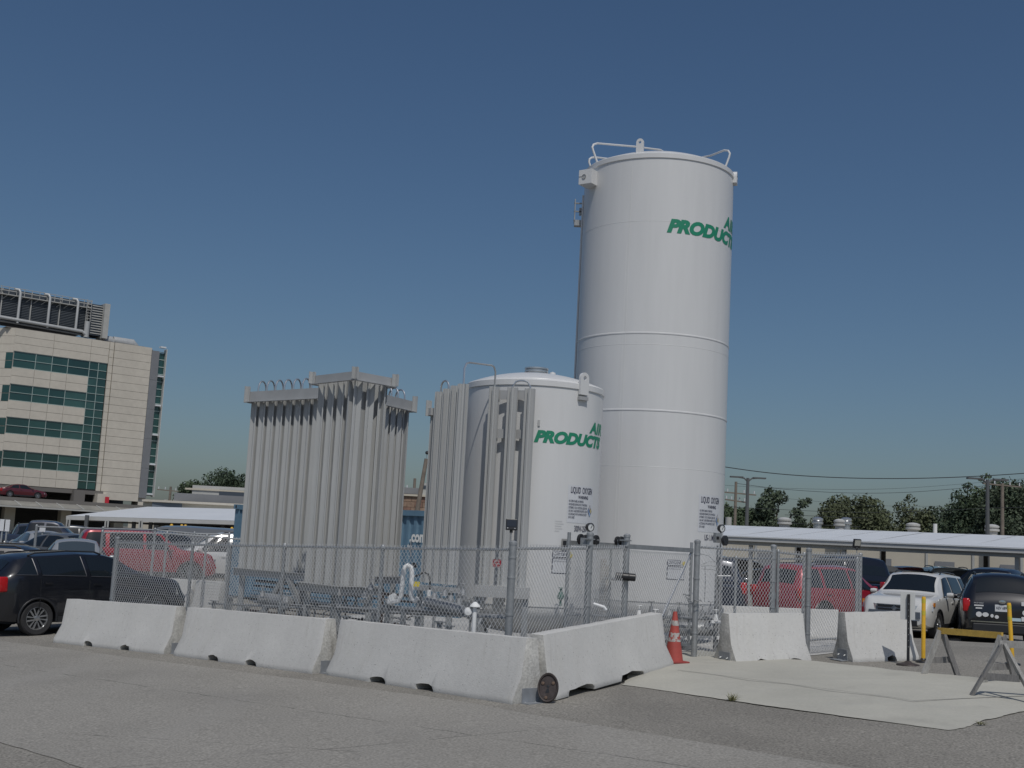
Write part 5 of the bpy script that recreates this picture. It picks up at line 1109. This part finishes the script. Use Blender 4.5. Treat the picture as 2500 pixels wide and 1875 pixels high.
def cx_of(px):
    best = None
    for i in range(801):
        t = i / 800 * cl; p = ca + cdv * t; v = Vector((p.x, p.y, 2.2)) - CAM; X = 1250 + FPX * v.dot(XR) / v.dot(FW)
        if best is None or abs(X - px) < best[0]: best = (abs(X - px), t)
    return best[1]
xc = cx_of(1048)
text_wrap('.com', 'lettering', M_letw, ct, lambda x, y: (xc + x - .14, .0225, 1.80 + y), .38, step=0, align='RIGHT', bold=.016, sx=.74)
text_wrap('Inc.', 'lettering', M_letw, ct, lambda x, y: (cx_of(993) + x, .0225, 1.62 + y), .16, step=0, bold=.003, shear=.25, sx=.8)

# ------------------------------------------------------------------ carports
def carport_right():
    A = Vector((9.3 - 4.5, 50.6 + 3.25, 0)); B = Vector((24.5, 39.6, 0)); d = (B - A).normalized(); L = (B - A).length; ang = math.atan2(d.y, d.x)
    t = thing('carport', 'long white carport roof over the parked cars on the right', 'carport', (A.x, A.y, .38), ang)
    zf, zr, dp = 2.66, 3.30, 7.5
    n = int(L / 1.9)
    me = MB(); a_ = math.atan2(zr - zf, dp); me.add([(0.006, 0, zf), (1.894, 0, zf), (1.894, dp, zr), (0.006, dp, zr), (0.006, 0, zf + .05), (1.894, 0, zf + .05), (1.894, dp, zr + .05), (0.006, dp, zr + .05)], [(0, 3, 2, 1), (4, 5, 6, 7), (0, 1, 5, 4), (2, 3, 7, 6), (1, 2, 6, 5), (3, 0, 4, 7)]); me = me.mesh('roof_panel', M_roofw)
    for i in range(n):
        o = put('roof_panel', me, t, (i * 1.9, 0, (i % 3) * .002)); 
        q = MB(); q.add([(i * 1.9 - .02, .05, zf + .052), (i * 1.9 + .02, .05, zf + .052), (i * 1.9 + .02, dp, zr + .075), (i * 1.9 - .02, dp, zr + .075)], [(0, 1, 2, 3)]); q.build('standing_seam', M_fascia, t)
    MB().box((L / 2, -.04, zf - .05), (L, .06, .20)).build('fascia', M_fascia, t); MB().box((L / 2, -.06, zf + .03), (L, .10, .05)).build('gutter_lip', M_roofw, t)
    MB().box((L / 2, .2, zf - .22), (L, .14, .16)).build('eave_beam', M_steel, t); MB().box((L / 2, 3.4, zf - .12), (L, .15, .25)).build('purlin_beam', M_soffit, t)
    for px in (1823, 2052, 2475, 2640):
        for i in range(0, 400):
            s = i / 400 * L; p = A + d * s; v = Vector((p.x, p.y, 2.4)) - CAM
            if 1250 + FPX * v.dot(XR) / v.dot(FW) > px: MB().box((s, .3, 1.2), (.14, .14, 2.4)).build('post', M_steel, t); break
    for s in (6.5, 10.3, 14.5, 18.5, 22): MB().box((s, 5.2, 1.3), (.16, .16, 2.7)).build('post', M_soffit, t)  # rear posts coloured darker than the front ones to stand for roof shade
    return t
carport_right()
def canopy_left():
    # hipped white canopy seen on its low side
    P0 = at(163, 1259, 84); P1 = at(640, 1273, 79); R0 = at(361, 1237, 94); R1 = at(640, 1244, 90)
    t = thing('canopy', 'white hipped canopy roof in front of the office building', 'canopy', (P0.x, P0.y, .38)); z0 = P0.z
    bk0 = P0 + Vector((6, 20, 0)); bk1 = P1 + Vector((6, 20, 0))
    MB().add([P0, P1, Vector((R1.x, R1.y, R1.z)), Vector((R0.x, R0.y, R0.z))], [(0, 1, 2, 3)]).build('front_slope', M_roofw, t, world=True)
    MB().add([P0, R0, bk0], [(0, 1, 2)]).build('hip_slope', M_roofw, t, world=True); MB().add([R0, R1, bk1, bk0], [(0, 1, 2, 3)]).build('rear_slope', M_roofw, t, world=True)
    m = MB(); m.beam(P0 - Vector((0, 0, .14)), P1 - Vector((0, 0, .14)), .1, .26); m.build('fascia', M_fascia, t, world=True)
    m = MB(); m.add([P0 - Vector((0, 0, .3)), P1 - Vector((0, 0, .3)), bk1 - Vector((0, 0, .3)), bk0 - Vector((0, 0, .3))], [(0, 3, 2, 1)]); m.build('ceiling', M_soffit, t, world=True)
    for px in (212, 328, 369, 458, 545):
        p = at(px, 1268, 83); MB().box((p.x, p.y, 1.5), (.22, .22, 2.5)).build('post', M_pole, t, world=True)
canopy_left()

# ------------------------------------------------------------------ office building on the left
OB = at(39, 800, 150); bang = rad(38.4)
ob = thing('office_building', 'beige panelled office block with bands of green glass standing over a parking deck', 'building', (OB.x, OB.y, 0), bang)
def slabp(x0, x1, z0, z1, mt=M_panel, y=0, d=.18, nm='wall_panel', gap=.035):
    return MB().box(((x0 + x1) / 2, y + d / 2, (z0 + z1) / 2), (x1 - x0 - gap, d, z1 - z0 - gap)).build(nm, mt, ob)
MB().box((6.0, .55, 16.2), (12.0, .6, 19.6)).build('backing_wall', M_joint, ob)
MB().box((15.0, .45, 15.6), (5.9, .6, 20.4)).build('backing_wall', M_joint, ob)
MB().box((8.7, 8, 16.1), (17.4, 14.6, 19.3)).build('core', M_panel, ob)
zt0 = 26.0; wt = 23.1
xcols = [(0, 2.8), (2.8, 4.85), (4.85, 6.85), (6.85, 9.62)]
rows_ = [(26.0, 25.05), (25.05, 24.1), (24.1, 23.1)]
for a_, b_ in rows_:
    for x0, x1 in ((0, 4.85), (4.85, 9.62), (9.62, 12.0)): slabp(x0, x1, b_, a_)
for k in range(4):
    z1 = wt - 4.14 * k; z0 = z1 - 2.05
    for (x0, x1) in xcols:
        fr = MB(); fr.box(((x0 + x1) / 2, .10, z0 + .03), (x1 - x0, .1, .06)); fr.box(((x0 + x1) / 2, .10, z1 - .03), (x1 - x0, .1, .06)); fr.box(((x0 + x1) / 2, .10, (z0 + z1) / 2), (x1 - x0, .1, .06)); fr.box((x0 + .03, .095, (z0 + z1) / 2), (.06, .1, z1 - z0)); fr = fr.build('window', M_mull, ob)
        for zz in (z0 + .06, (z0 + z1) / 2 + .03):
            MB().box(((x0 + x1) / 2 + .03, .14, zz + .47), (x1 - x0 - .08, .03, .94)).build('pane', GLS[(int(x0 * 7) + int(z1 * 3)) % 3], fr)
    zz = z0
    for j in range(2):
        hh = (4.14 - 2.05) / 2 if k < 3 else 1.08
        for x0, x1 in ((0, 2.8), (2.8, 4.85), (4.85, 6.85), (6.85, 9.62)): slabp(x0, x1, zz - hh, zz)
        zz -= hh
# stair window strip
nz = 16; z1 = wt; hz = (wt - 6.6) / nz
for j in range(nz):
    for x0, x1 in ((9.62, 10.8), (10.8, 11.95)):
        fr = MB(); fr.box(((x0 + x1) / 2, .10, z1 - .03), (x1 - x0, .09, .06)); fr.box((x0 + .03, .093, z1 - hz / 2), (.06, .09, hz)); fr = fr.build('window', M_mull, ob)
        MB().box(((x0 + x1) / 2 + .03, .14, z1 - hz / 2 - .03), (x1 - x0 - .08, .03, hz - .06)).build('pane', GLS[(j * 5 + int(x0)) % 3], fr)
    z1 -= hz
for j in range(20):
    zz = 26.0 - j * 1.03
    slabp(12.02, 12.62, zz - 1.03, zz, y=-.05); slabp(12.64, 17.7, zz - 1.03, zz, y=-.20)
# left chamfer
cw = Matrix.Rotation(rad(180 - 52), 4, 'Z')
for j in range(19):
    zz = 26.0 - j * 1.03
    k = (wt - zz) % 4.14
    glass_ = (j in (3, 4, 7, 8, 11, 12, 15, 16))
    m = MB(); m.box((3.0, -.1, zz - .515), (6.0, .2, 1.0), M=cw); m.build('wall_panel' if not glass_ else 'pane', M_bglass if glass_ and False else M_panel, ob)
    if glass_: m = MB(); m.box((.5, .012, zz - .515), (1.0, .03, .96), M=cw); m.build('pane', M_bglass, ob)
# right grey metal end with fins
gm = Matrix.Translation((17.7, -.1, 0)) @ Matrix.Rotation(rad(0), 4, 'Z')
for j in range(5): MB().box((.55, 1.0, 7.9 + j * 3.95), (1.05, 2.2, 3.93), M=gm).build('metal_panel', M_gmetal, ob)
MB().box((1.55, 1.2, 15.9), (.9, 2.0, 19.2), M=gm).build('curtain_core', M_bglass, ob)
for j in range(20): MB().box((1.55, .17, 6.6 + j * 1.0), (.8, .06, .09), M=gm).build('transom', M_mull, ob)
for j in range(6): MB().box((1.45, -.1, 6.5 + j * 3.95), (.75, .6, .20), M=gm).build('sun_shelf', M_roofw, ob)
MB().box((2.0, .1, 16.1), (.10, .9, 19.9), M=gm).build('fin', M_fascia, ob)
MB().box((18.3, 1.2, 4.6), (1.0, 2.2, 3.6)).build('plinth', M_panel, ob)
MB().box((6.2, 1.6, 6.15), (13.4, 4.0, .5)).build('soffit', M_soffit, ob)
# parapet, roof plant
MB().box((8.0, 5, 26.05), (18, 9, .12)).build('roof', M_soffit, ob)
cm = thing('cooling_tower', 'dark louvred cooling tower with vertical silver pipes on the office roof', 'cooling tower', (OB.x, OB.y, 26.1), bang)
Z0 = 27.0 - 26.1; Zt = 31.0 - 26.1
MB().box((3.7, 4.0, (Z0 + Zt) / 2), (11.6, 5.0, Zt - Z0)).build('casing', M_dlouv, cm)
for j in range(13):
    for i in range(3): MB().box((.1 + i * 3.62, 1.42, Z0 + .12 + j * .21), (3.3, .12, .05)).build('louvre_slat', mat('louvre_blade', (.16, .18, .20), .5), cm)
for i in range(4): MB().box((-1.7 + i * 3.62, 1.40, (Z0 + Zt) / 2), (.12, .25, Zt - Z0)).build('column', M_steel, cm)
for i in range(12): MB().beam((-1.6 + i * .95, 1.35, Zt - 1.35), (-1.1 + i * .95, .9, Zt - .85), .06, .06).build('strut', M_steel, cm)
for z in (Zt - .8, Zt - .3, Zt + .15): MB().box((3.7, .95, z), (11.6, .10, .10 if z < Zt else .06)).build('walkway_rail', M_steel, cm)
MB().box((3.7, 1.2, Zt - .82), (11.6, .7, .08)).build('walkway', M_steel, cm)
for i in range(13): MB().box((-2.0 + i * .95, .93, Zt - .3), (.06, .06, 1.0)).build('baluster', M_steel, cm)
for x in (.25, 3.95, 7.55):
    MB().tube([(x, .55, .6), (x, .55, Zt - .35), (x - .12, .75, Zt - .02), (x - .6, 1.1, Zt + .02)], .17, 12).build('riser_pipe', M_alu, cm)
MB().tube([(-6, .5, 1.15), (8.4, .5, .78), (8.9, .5, .4)], .22, 12).build('header_pipe', M_alu, cm)
MB().tube([(-6, .9, .75), (9.5, .9, .35)], .12, 8).build('header_pipe', M_pipe, cm)
MB().cyl((9.0, .6, .1), (9.0, .6, 2.2), .35, 14).build('vent_stack', M_alu, cm)
for x in (8.7, 9.3): MB().box((x, .5, 3.6), (.06, .06, 3.0)).build('ladder_rail', M_steel, cm)
for j in range(8): MB().box((9.0, .5, 2.2 + j * .38), (.7, .06, .06)).build('ladder_rung', M_steel, cm)
MB().box((10.3, 2.2, 2.6), (1.9, 3, 4.1)).build('side_unit', M_dlouv, cm)
for j in range(12): MB().box((10.2, .66, .8 + j * .33), (1.4, .08, .12)).build('louvre_slat', M_steel, cm)
MB().box((11.25, 1.2, 2.55), (.7, 2.4, 4.6)).build('side_wall', M_steel, cm)
for (x, l, r) in ((12.0, 1.9, .55), (14.4, 3.0, .60)): MB().tube([(x - l / 2, 1.5, .3), (x + l / 2 - .3, 1.5, .3), (x + l / 2, 1.5, -.05), (x + l / 2, 1.5, -.5)], r, 14).build('roof_duct', M_alu, cm)
# lower wing / parking deck in front of the building
dkd = thing('parking_deck', 'shaded two level parking deck under the office block with a glazed walkway roof', 'building', (OB.x, OB.y, .38), bang)
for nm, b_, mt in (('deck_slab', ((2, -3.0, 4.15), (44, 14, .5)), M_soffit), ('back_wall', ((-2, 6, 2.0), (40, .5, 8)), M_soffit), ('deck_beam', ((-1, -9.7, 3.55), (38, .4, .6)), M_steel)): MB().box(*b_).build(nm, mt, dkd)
for x in (-14, -7.5, -1, 5.5, 12): MB().box((x, -8.5, 1.8), (1.2, 1.2, 4.2)).build('column', M_cream, dkd)
for x in (-6, 9.6): MB().box((x, -.5, 5.0), (1.4, 1.4, 2.0)).build('column', M_soffit, dkd)
MB().box((12.6, -.6, 4.6), (1.5, 1.6, 2.2)).build('corner_wall', M_panel, dkd)
MB().box((13.0, -1.7, 4.95), (.5, .12, .8)).build('red_cabinet', M_red, dkd)
for i in range(17):
    m = MB(); x = -20 + i * 2.4; m.add([(x, -12.5, 3.42), (x + 2.25, -12.5, 3.42), (x + 2.25, -9.2, 4.15), (x, -9.2, 4.15)], [(0, 1, 2, 3)]); m.build('roof_glazing', mat('dusty_glazing', (.28, .27, .24), .4, n1=.15, s1=1), dkd)
    MB().beam((x - .07, -12.6, 3.40), (x - .07, -9.1, 4.17), .12, .14).build('glazing_bar', M_steel, dkd)
MB().box((0, -12.6, 3.3), (42, .15, .18)).build('walkway_beam', M_steel, dkd)
MB().tube([(-3.2, -9.4, 3.2), (-3.8, -9.4, 3.2), (-4.4, -9.4, 2.9), (-4.4, -9.4, .3)], .14, 8).build('drain_pipe', M_steel, dkd)
pc = at(52, 1213, 147); car('sedan', 'parked_car', 'maroon sedan on the upper deck under the office block', pc.x, pc.y, (.80, .60), MAROON, z=4.82, group=CARG, scale=1.15)
t = thing('low_building', 'long low beige building with grey roof plant behind the white canopy', 'building', (-26, 100, .38))
p0 = at(352, 1225, 100); p1 = at(700, 1243, 97)
MB().beam((p0.x, p0.y + 5, 1.7), (p1.x, p1.y + 5, 1.7), 10, p0.z * 2 - 3.6 if False else 3.3).build('wall', M_cream, t, world=True)
zt = p0.z; MB().beam((p0.x, p0.y, zt / 2 + .2), (p1.x, p1.y, zt / 2 + .2), .3, zt).build('front_wall', M_cream, t, world=True)
MB().beam((p0.x, p0.y - .2, zt + .1), (p1.x, p1.y - .2, zt + .1), .5, .16).build('coping', M_panel, t, world=True)
q0 = at(372, 1232, 99.5); q1 = at(490, 1238, 98.8); MB().beam(q0, q1, .1, .5).build('window_band', mat('blue_grey_glass', (.16, .19, .23), .3), t, world=True)
q = at(560, 1208, 102); MB().box(tuple(q), (5.5, 3, 1.2)).build('roof_unit', M_steel, t, world=True); MB().box((q.x + 1.0, q.y - 1.55, q.z + .05), (3.0, .06, .6)).build('unit_grille', M_dlouv, t, world=True)
q = at(532, 1221, 101); MB().box(tuple(q), (6.5, 3, .75)).build('roof_unit', M_gmetal, t, world=True)
q = at(560, 1200, 102); MB().box(tuple(q), (6.6, 3.2, .14)).build('unit_hood', M_cream, t, world=True)
# ribbed cream shed and yellow bollards under the canopy
t = thing('ribbed_shed', 'cream ribbed metal wall seen under the white canopy', 'building', (-20, 95, .38))
for i in range(40): MB().box((-27 + i * .42, 95 + .1 * (i % 2), 2.0), (.40, .2, 3.2)).build('ribbed_panel', M_cream, t, world=True)
for k, px in enumerate((419, 444, 453, 567)):
    p = at(px, 1280, 78); o = MB().tube([(0, 0, 0), (0, 0, 1.05), (0, 0, 1.15)], .11, 10, radii=[.11, .11, .06]).build('bollard', M_yel, loc=(p.x, p.y, 1.3)); tag(o, 'yellow bollard %s under the white canopy' % ['furthest left', 'second from the left', 'third from the left', 'beside the container, separate from the others'][k], 'bollard', 'yellow bollards under the canopy')
# cream building behind the right carport, with roof vents
t = thing('warehouse', 'long cream warehouse wall behind the right hand carport', 'building', (20, 75, .38), rad(-30))
MB().box((2, 3, 1.7), (70, 6, 3.4)).build('wall', M_cream, t)
for i in range(14): MB().box((-22 + i * 3.6, -.03, 1.6), (1.1, .08, 1.3)).build('window', M_gmetal, t)
for i in range(20): MB().box((-28 + i * 2.6, -.05, 1.6), (.12, .1, 3.2)).build('downpipe', M_steel, t)
for k, (px, py, w_) in enumerate(((1915, 1283, .7), (1996, 1282, .55), (2050, 1287, .6), (2066, 1283, .55), (2229, 1296, .7), (2283, 1297, .2), (2422, 1300, .7))):
    p = at(px, py, 74); tv = thing('roof_vent', ['flat pale roof vent nearest the tall tank', 'silver turbine vent standing alone above the carport', 'flat silver vent left of its tall twin', 'tall silver vent right of its flat twin', 'broad silver roof vent before the middle tree', 'thin white vent pipe above the carport roof', 'white roof vent at the foot of the right lamp post'][k], 'roof vent', (p.x, p.y, 3.3), 0, 'vents above the carport roof')
    h = p.z - 3.3
    if w_ < .3: MB().cyl((0, 0, 0), (0, 0, h + .45), .12, 10).build('pipe', M_frost, tv)
    else:
        MB().lathe([(w_ * .45, 0), (w_ * .45, h + .05), (w_ * .62, h + .08), (w_ * .62, h + .2), (w_ * .45, h + .22), (w_ * .60, h + .3), (w_ * .60, h + .40), (w_ * .3, h + .48), (.001, h + .5)], 20).build('vent_hood', M_alup if k in (1, 3) else M_fascia, tv)

# ------------------------------------------------------------------ brick tower, poles and wires
t = thing('stone_building', 'brown stone building far behind the container with a grey roof', 'building', (-5, 90, .38))
a = at(930, 1206, 90); b = at(1090, 1212, 90); zt = a.z
for r_ in range(9):
    for c_ in range(9):
        x0 = a.x - .3 + c_ * .58 + (r_ % 2) * .25; MB().box((x0, 90, zt - .25 - r_ * .40), (.56, .5 + .1 * ((r_ * 7 + c_ * 3) % 3) / 3, .375)).build('stone', M_brick if (r_ + c_) % 3 else mat('red_brown_stone', (.20, .12, .09), .9, n1=.3, s1=3), t, world=True)
MB().box(((a.x + b.x) / 2, 90.5, zt / 2), (b.x - a.x + .6, .6, zt)).build('wall', M_brick, t, world=True)
MB().box(((a.x + b.x) / 2, 90.2, zt + .02), (b.x - a.x + 1, 1.2, .14)).build('coping', M_cream, t, world=True)
MB().box((a.x + 1.5, 92, zt + .4), (4, 2, .45)).build('roof_unit', M_gmetal, t, world=True)
q = at(1048, 1196, 91); MB().box(tuple(q), (1.4, 1.5, .9)).build('roof_unit', M_steel, t, world=True)
MB().box((q.x - .1, q.y - .76, q.z + .15), (1.1, .05, .25)).build('unit_grille', M_dlouv, t, world=True)
for zz in (1.9,): MB().box(((a.x + b.x) / 2, 89.6, zz + .3), (3.6, .2, .5)).build('window_band', M_dlouv, t, world=True)
def pole_thing(name, label, cat, px0, py0, D, r, mt, base_px=None, group=None):
    p = at(px0, py0, D); b_ = at(base_px or px0, 1330, D); bx = b_.x
    zg = gz(bx, D); slope = (p.x - b_.x) / max(.1, (p.z - b_.z)) if base_px else 0
    t = thing(name, label, cat, (p.x - slope * (p.z - zg), D, zg), 0, group); top_ = Vector((slope * (p.z - zg), 0, p.z - zg))
    MB().tube([(0, 0, 0), top_], r, 10, radii=[r * 1.2, r * .8]).build('pole', mt, t); return t, top_
t, tp = pole_thing('utility_pole', 'leaning bare wooden pole with a round float above it, behind the container', 'pole', 1041, 1120, 60, .12, M_upole, base_px=1004)
MB().lathe([(.001, -.10), (.08, -.06), (.1, 0), (.08, .06), (.001, .1)], 12, tuple(tp + Vector((.02, 0, .30)))).build('pole_lamp', M_black, t); MB().cyl(tp, tp + Vector((.02, 0, .25)), .012, 5).build('lamp_stem', M_pipe, t)
MB().tube([tp * .52, tp * .52 + Vector((.9, .3, -1.9))], .07, 6).build('brace', M_woodd, t)
def xarm(t, tp, w_, dz, mt=M_upole, trans=False, yaw=0):
    c = tp + Vector((0, 0, -dz)); u = Vector((math.cos(yaw), math.sin(yaw) , -.04)) * w_ / 2
    MB().beam(c - u, c + u, .10, .10).build('cross_arm', mt, t)
    for k in (-.9, -.4, .4, .9): MB().cyl(c + u * k + Vector((0, 0, .07)), c + u * k + Vector((0, 0, .30)), .05, 6).build('insulator', M_sheet, t)
    if trans:
        for k in (-.35, .35): MB().cyl(c + Vector((k, 0, -1.6)), c + Vector((k, 0, -.9)), .24, 12).build('transformer', M_steel, t)
t, tp = pole_thing('utility_pole', 'far utility pole with a crossarm left of the leaning pole', 'utility pole', 1013, 1168, 100, .14, M_upole); xarm(t, tp, 3.0, .9)
t, tp = pole_thing('utility_pole', 'distant utility pole with two white transformers right of the office block', 'utility pole', 417, 1188, 120, .14, M_upole); xarm(t, tp, 2.6, .4, trans=True)
t, tpA = pole_thing('utility_pole', 'wooden utility pole with a tilted crossarm beside the tall tank', 'utility pole', 1797, 1176, 95, .13, M_upole); xarm(t, tpA, 3.2, .9); xarm(t, tpA, 2.2, 1.5, yaw=.6)
MB().cyl(tpA + Vector((-.5, 0, -3.6)), tpA + Vector((-.5, 0, -2.8)), .25, 12).build('transformer', M_steel, t); upA = t
t, tpB = pole_thing('utility_pole', 'utility pole with a slanting crossarm behind the tallest tree on the right', 'utility pole', 2447, 1180, 95, .15, M_upole); xarm(t, tpB, 3.0, .15)
for k, (px, py, D, r, lb) in enumerate(((1826, 1167, 80, .13, 'dark twin headed lamp post right of the tall tank'), (2411, 1171, 70, .12, 'dark twin headed lamp post in front of the tallest tree'))):
    t, tp = pole_thing('lamp_post', lb, 'lamp post', px, py, D, r, M_pole, group='twin headed lamp posts')
    for s in (-1, 1):
        m = MB(); m.tube([tp + Vector((0, 0, -.25)), tp + Vector((s * .25, 0, -.02)), tp + Vector((s * .6, 0, .02))], .05, 8); m.box(tuple(tp + Vector((s * .75, 0, .03))), (.85, .35, .09)); m.build('lamp_head', M_pole, t)
def cable(label, pts, D, r=.02, sagn=8):
    w_ = [at(x, y, D) for x, y in pts]
    for i in range(3):   # smooth
        w_ = [w_[0]] + [p for a, b in zip(w_, w_[1:]) for p in (a * .75 + b * .25, a * .25 + b * .75)] + [w_[-1]]
    o = MB().tube(w_, r, 4, False).build('overhead_cable', M_wirek); tag(o, label, 'cable', 'overhead cables')
cable('thick uppermost overhead cable on the right', [(1700, 1128), (1780, 1142), (1900, 1158), (2050, 1167), (2200, 1169), (2350, 1165), (2500, 1156), (2700, 1140)], 60, .028)
cable('second overhead cable, fainter, below the thick one', [(1797, 1180), (1900, 1194), (2050, 1204), (2200, 1204), (2350, 1192), (2447, 1181)], 95, .022)
cable('thin overhead cable just above the second one', [(1700, 1180), (1850, 1190), (2050, 1196), (2200, 1193), (2360, 1181), (2600, 1160)], 100, .014)
cable('pale cable crossing in front of the treetops', [(1700, 1232), (1845, 1241), (2050, 1251), (2180, 1251), (2320, 1245), (2460, 1238), (2560, 1240)], 90, .02)
cable('short cable running right from the bare tree', [(1916, 1257), (2020, 1261), (2120, 1265)], 100, .025)
cable('lowest overhead cable above the carport roof', [(1918, 1276), (1990, 1281), (2100, 1286)], 100, .03)
cable('thin cable running from the bare tree to the middle trees', [(1900, 1215), (2000, 1225), (2150, 1236), (2320, 1236)], 100, .012)

# ------------------------------------------------------------------ trees
def leaf_mesh(seed, blobs, n, size):
    r = random.Random(seed); m = MB(); tot = sum(b[3] ** 2 for b in blobs)
    for (x, y, z, R_) in blobs:
        k = int(n * R_ * R_ / tot)
        for _ in range(k):
            u = Vector((r.gauss(0, 1), r.gauss(0, 1), r.gauss(0, 1))).normalized(); rr = R_ * (.45 + .6 * r.random() ** .6)
            rr *= 1 + .35 * noise.noise(u * 2.2 + Vector((x, y, z)))
            c = Vector((x, y, z)) + Vector((u.x * rr, u.y * rr, u.z * rr * .9)); s = size * r.uniform(.5, 1.25)
            a = Vector((r.gauss(0, 1), r.gauss(0, 1), r.gauss(0, 1))).normalized(); nrm = (u * .8 + a * .7).normalized(); a = nrm.orthogonal().normalized(); a.rotate(Matrix.Rotation(r.uniform(0, 6.28), 3, nrm)); b = nrm.cross(a)
            m.add([c - a * s * .5, c + b * s * .28 + a * s * .05, c + a * s * .55, c - b * s * .28], [(0, 1, 2, 3)])
    return m
def tree(label, px, ptop, D, width, mt, seed, kind='round', group='trees beyond the roofs'):
    p = at(px, ptop, D); zg = gz(p.x, D); H_ = p.z - zg + .3; t = thing('tree', label, 'tree', (p.x, D, zg), 0, group); r = random.Random(seed); W_ = width
    blobs = []
    if kind == 'cone':
        nl = 7
        for i in range(nl):
            f = i / (nl - 1); z = H_ * (.22 + .70 * f); w_ = W_ / 2 * (1 - f) ** .75
            for k in range(max(1, int(6 * (1 - f)) + 1)):
                a = r.uniform(0, 6.28); blobs.append((math.cos(a) * w_ * .62, math.sin(a) * w_ * .62, z + r.uniform(-.3, .3), max(.34, W_ * .19 * (1.15 - f * .85))))
        blobs += [(0, 0, H_ * .3, W_ * .36), (-W_ * .2, 0, H_ * .3, W_ * .26), (W_ * .2, 0, H_ * .3, W_ * .26), (0, 0, H_ * .5, W_ * .26), (0, 0, H_ * .7, W_ * .15)]
    elif kind == 'bare':
        for (x, z, q) in ((-.9, 6.6, .8), (-.2, 7.4, .85), (.5, 7.3, .7), (-1.3, 5.7, .7), (-.5, 6.0, 1.0), (2.0, 6.0, .6), (2.6, 6.9, .5), (3.1, 7.15, .35), (2.3, 5.3, .5), (-1.6, 4.3, 1.1), (-.2, 4.6, 1.2), (1.2, 4.4, .9), (-2.6, 3.6, 1.2), (1.9, 3.4, 1.0), (0, 3.0, 1.5), (-2.2, 2.4, 1.4), (2.5, 2.6, 1.0)):
            blobs.append((x, r.uniform(-.5, .5), z * H_ / 8.2, q))
    else:
        for k in range(22):
            a = r.uniform(0, 6.28); f = r.random(); z = H_ * (.28 + .60 * f); w_ = W_ / 2 * math.sqrt(max(.05, 1 - ((f - .30) / .80) ** 2)) * .72
            blobs.append((math.cos(a) * w_, math.sin(a) * w_, z, W_ * r.uniform(.15, .23)))
        blobs += [(0, 0, H_ * .35, W_ * .33), (0, 0, H_ * .55, W_ * .30), (0, 0, H_ * .85, W_ * .14)]
    leaf_mesh(seed, blobs, int((19000 if kind != 'bare' else 9000) * max(.5, W_ / 7)), .30).build('crown', mt, t)
    m = MB(); m.tube([(0, 0, 0), (.05, 0, H_ * .35), (0, 0, H_ * .8)], .2, 8, radii=[.26, .2, .05]); m.build('trunk', M_bark, t)
    for k in range(7):
        bl = r.choice(blobs); m = MB(); m.tube([(0, 0, H_ * r.uniform(.2, .45)), (bl[0] * .5, bl[1] * .5, bl[2] * .8), (bl[0], bl[1], bl[2])], .06, 5, radii=[.1, .06, .02]); m.build('limb', M_bark, t)
    return t
TR = [('low round tree half hidden by the tall tank and the utility pole', 1795, 1240, 110, 5.4, 0, 'round'), ('low dense tree between the utility pole and the lamp post', 1842, 1238, 112, 5.0, 1, 'round'),
      ('irregular ragged tree with a bare forked top right of the lamp post', 1890, 1198, 108, 7.0, 3, 'bare'), ('small bush right of the ragged tree', 1945, 1274, 112, 2.4, 1, 'round'),
      ('round tree behind the silver roof vents', 2076, 1216, 110, 7.2, 2, 'round'), ('smaller olive tree touching the right of the round one', 2128, 1248, 108, 4.4, 2, 'round'),
      ('pointed middle tree with a spiky top', 2222, 1202, 110, 9.0, 2, 'cone'), ('slim tree right of the pointed middle tree', 2274, 1236, 110, 6.4, 0, 'cone'), ('low pale bush between the middle and the tallest trees', 2312, 1245, 118, 6.0, 3, 'round'),
      ('dark conical tree left of the tallest tree', 2362, 1172, 105, 8.6, 1, 'cone'), ('tallest pointed tree behind the right lamp post', 2408, 1152, 104, 10.0, 0, 'cone'), ('wide tree right of the tallest one', 2450, 1192, 106, 9.0, 2, 'round'), ('pale green tree at the right edge', 2494, 1180, 100, 7.5, 3, 'round'),
      ('small round tree right of the office block', 488, 1178, 118, 4.8, 0, 'round'), ('larger tree partly hidden by the finned vaporizer', 556, 1156, 116, 7.4, 1, 'round'),
      ('distant dark tree behind the stone building', 1060, 1235, 130, 5.0, 1, 'round')]
for i, (lb, px, pt_, D, w_, c_, k_) in enumerate(TR): tree(lb, px, pt_, D, w_, LEAVES[c_], 100 + i, k_)
far = MB(); rr_ = random.Random(3)
fb = [(rr_.uniform(-30, -5) if k % 4 == 0 else rr_.uniform(16, 75), 135 + rr_.uniform(0, 14), rr_.uniform(1.2, 2.8), rr_.uniform(1.6, 2.4)) for k in range(60)]
fo = leaf_mesh(77, fb, 9000, .6).build('far_tree_belt', LEAVES[1]); tag(fo, 'dark belt of distant trees at the horizon', 'trees', kind='stuff')
# parking signs on posts between the cars at the left
for k, (px, py, D) in enumerate(((7, 1282, 44), (18, 1283, 44), (105, 1291, 42), (167, 1277, 58), (261, 1280, 58), (344, 1280, 58))):
    p = at(px, py, D); zg = gz(p.x, D); t = thing('parking_sign', ['white printed sign at the left edge', 'short white round topped marker beside the printed sign', 'small cream tag behind the galvanised fence', 'grey slotted sign left of the canopy post', 'grey slotted sign above the red truck', 'grey slotted sign above the panel van'][k], 'sign', (p.x, D, zg), 0, 'small signs between the parked cars')
    MB().box((0, 0, (p.z - zg) / 2), (.05, .05, p.z - zg)).build('post', M_galv, t)
    MB().box((0, -.04, p.z - zg), (.20, .02, .42 if k != 2 else .2)).build('sign_panel', M_sheet if k < 3 else M_steel, t)
    if k > 2: MB().box((0, -.055, p.z - zg), (.05, .01, .3)).build('slot', M_black, t)
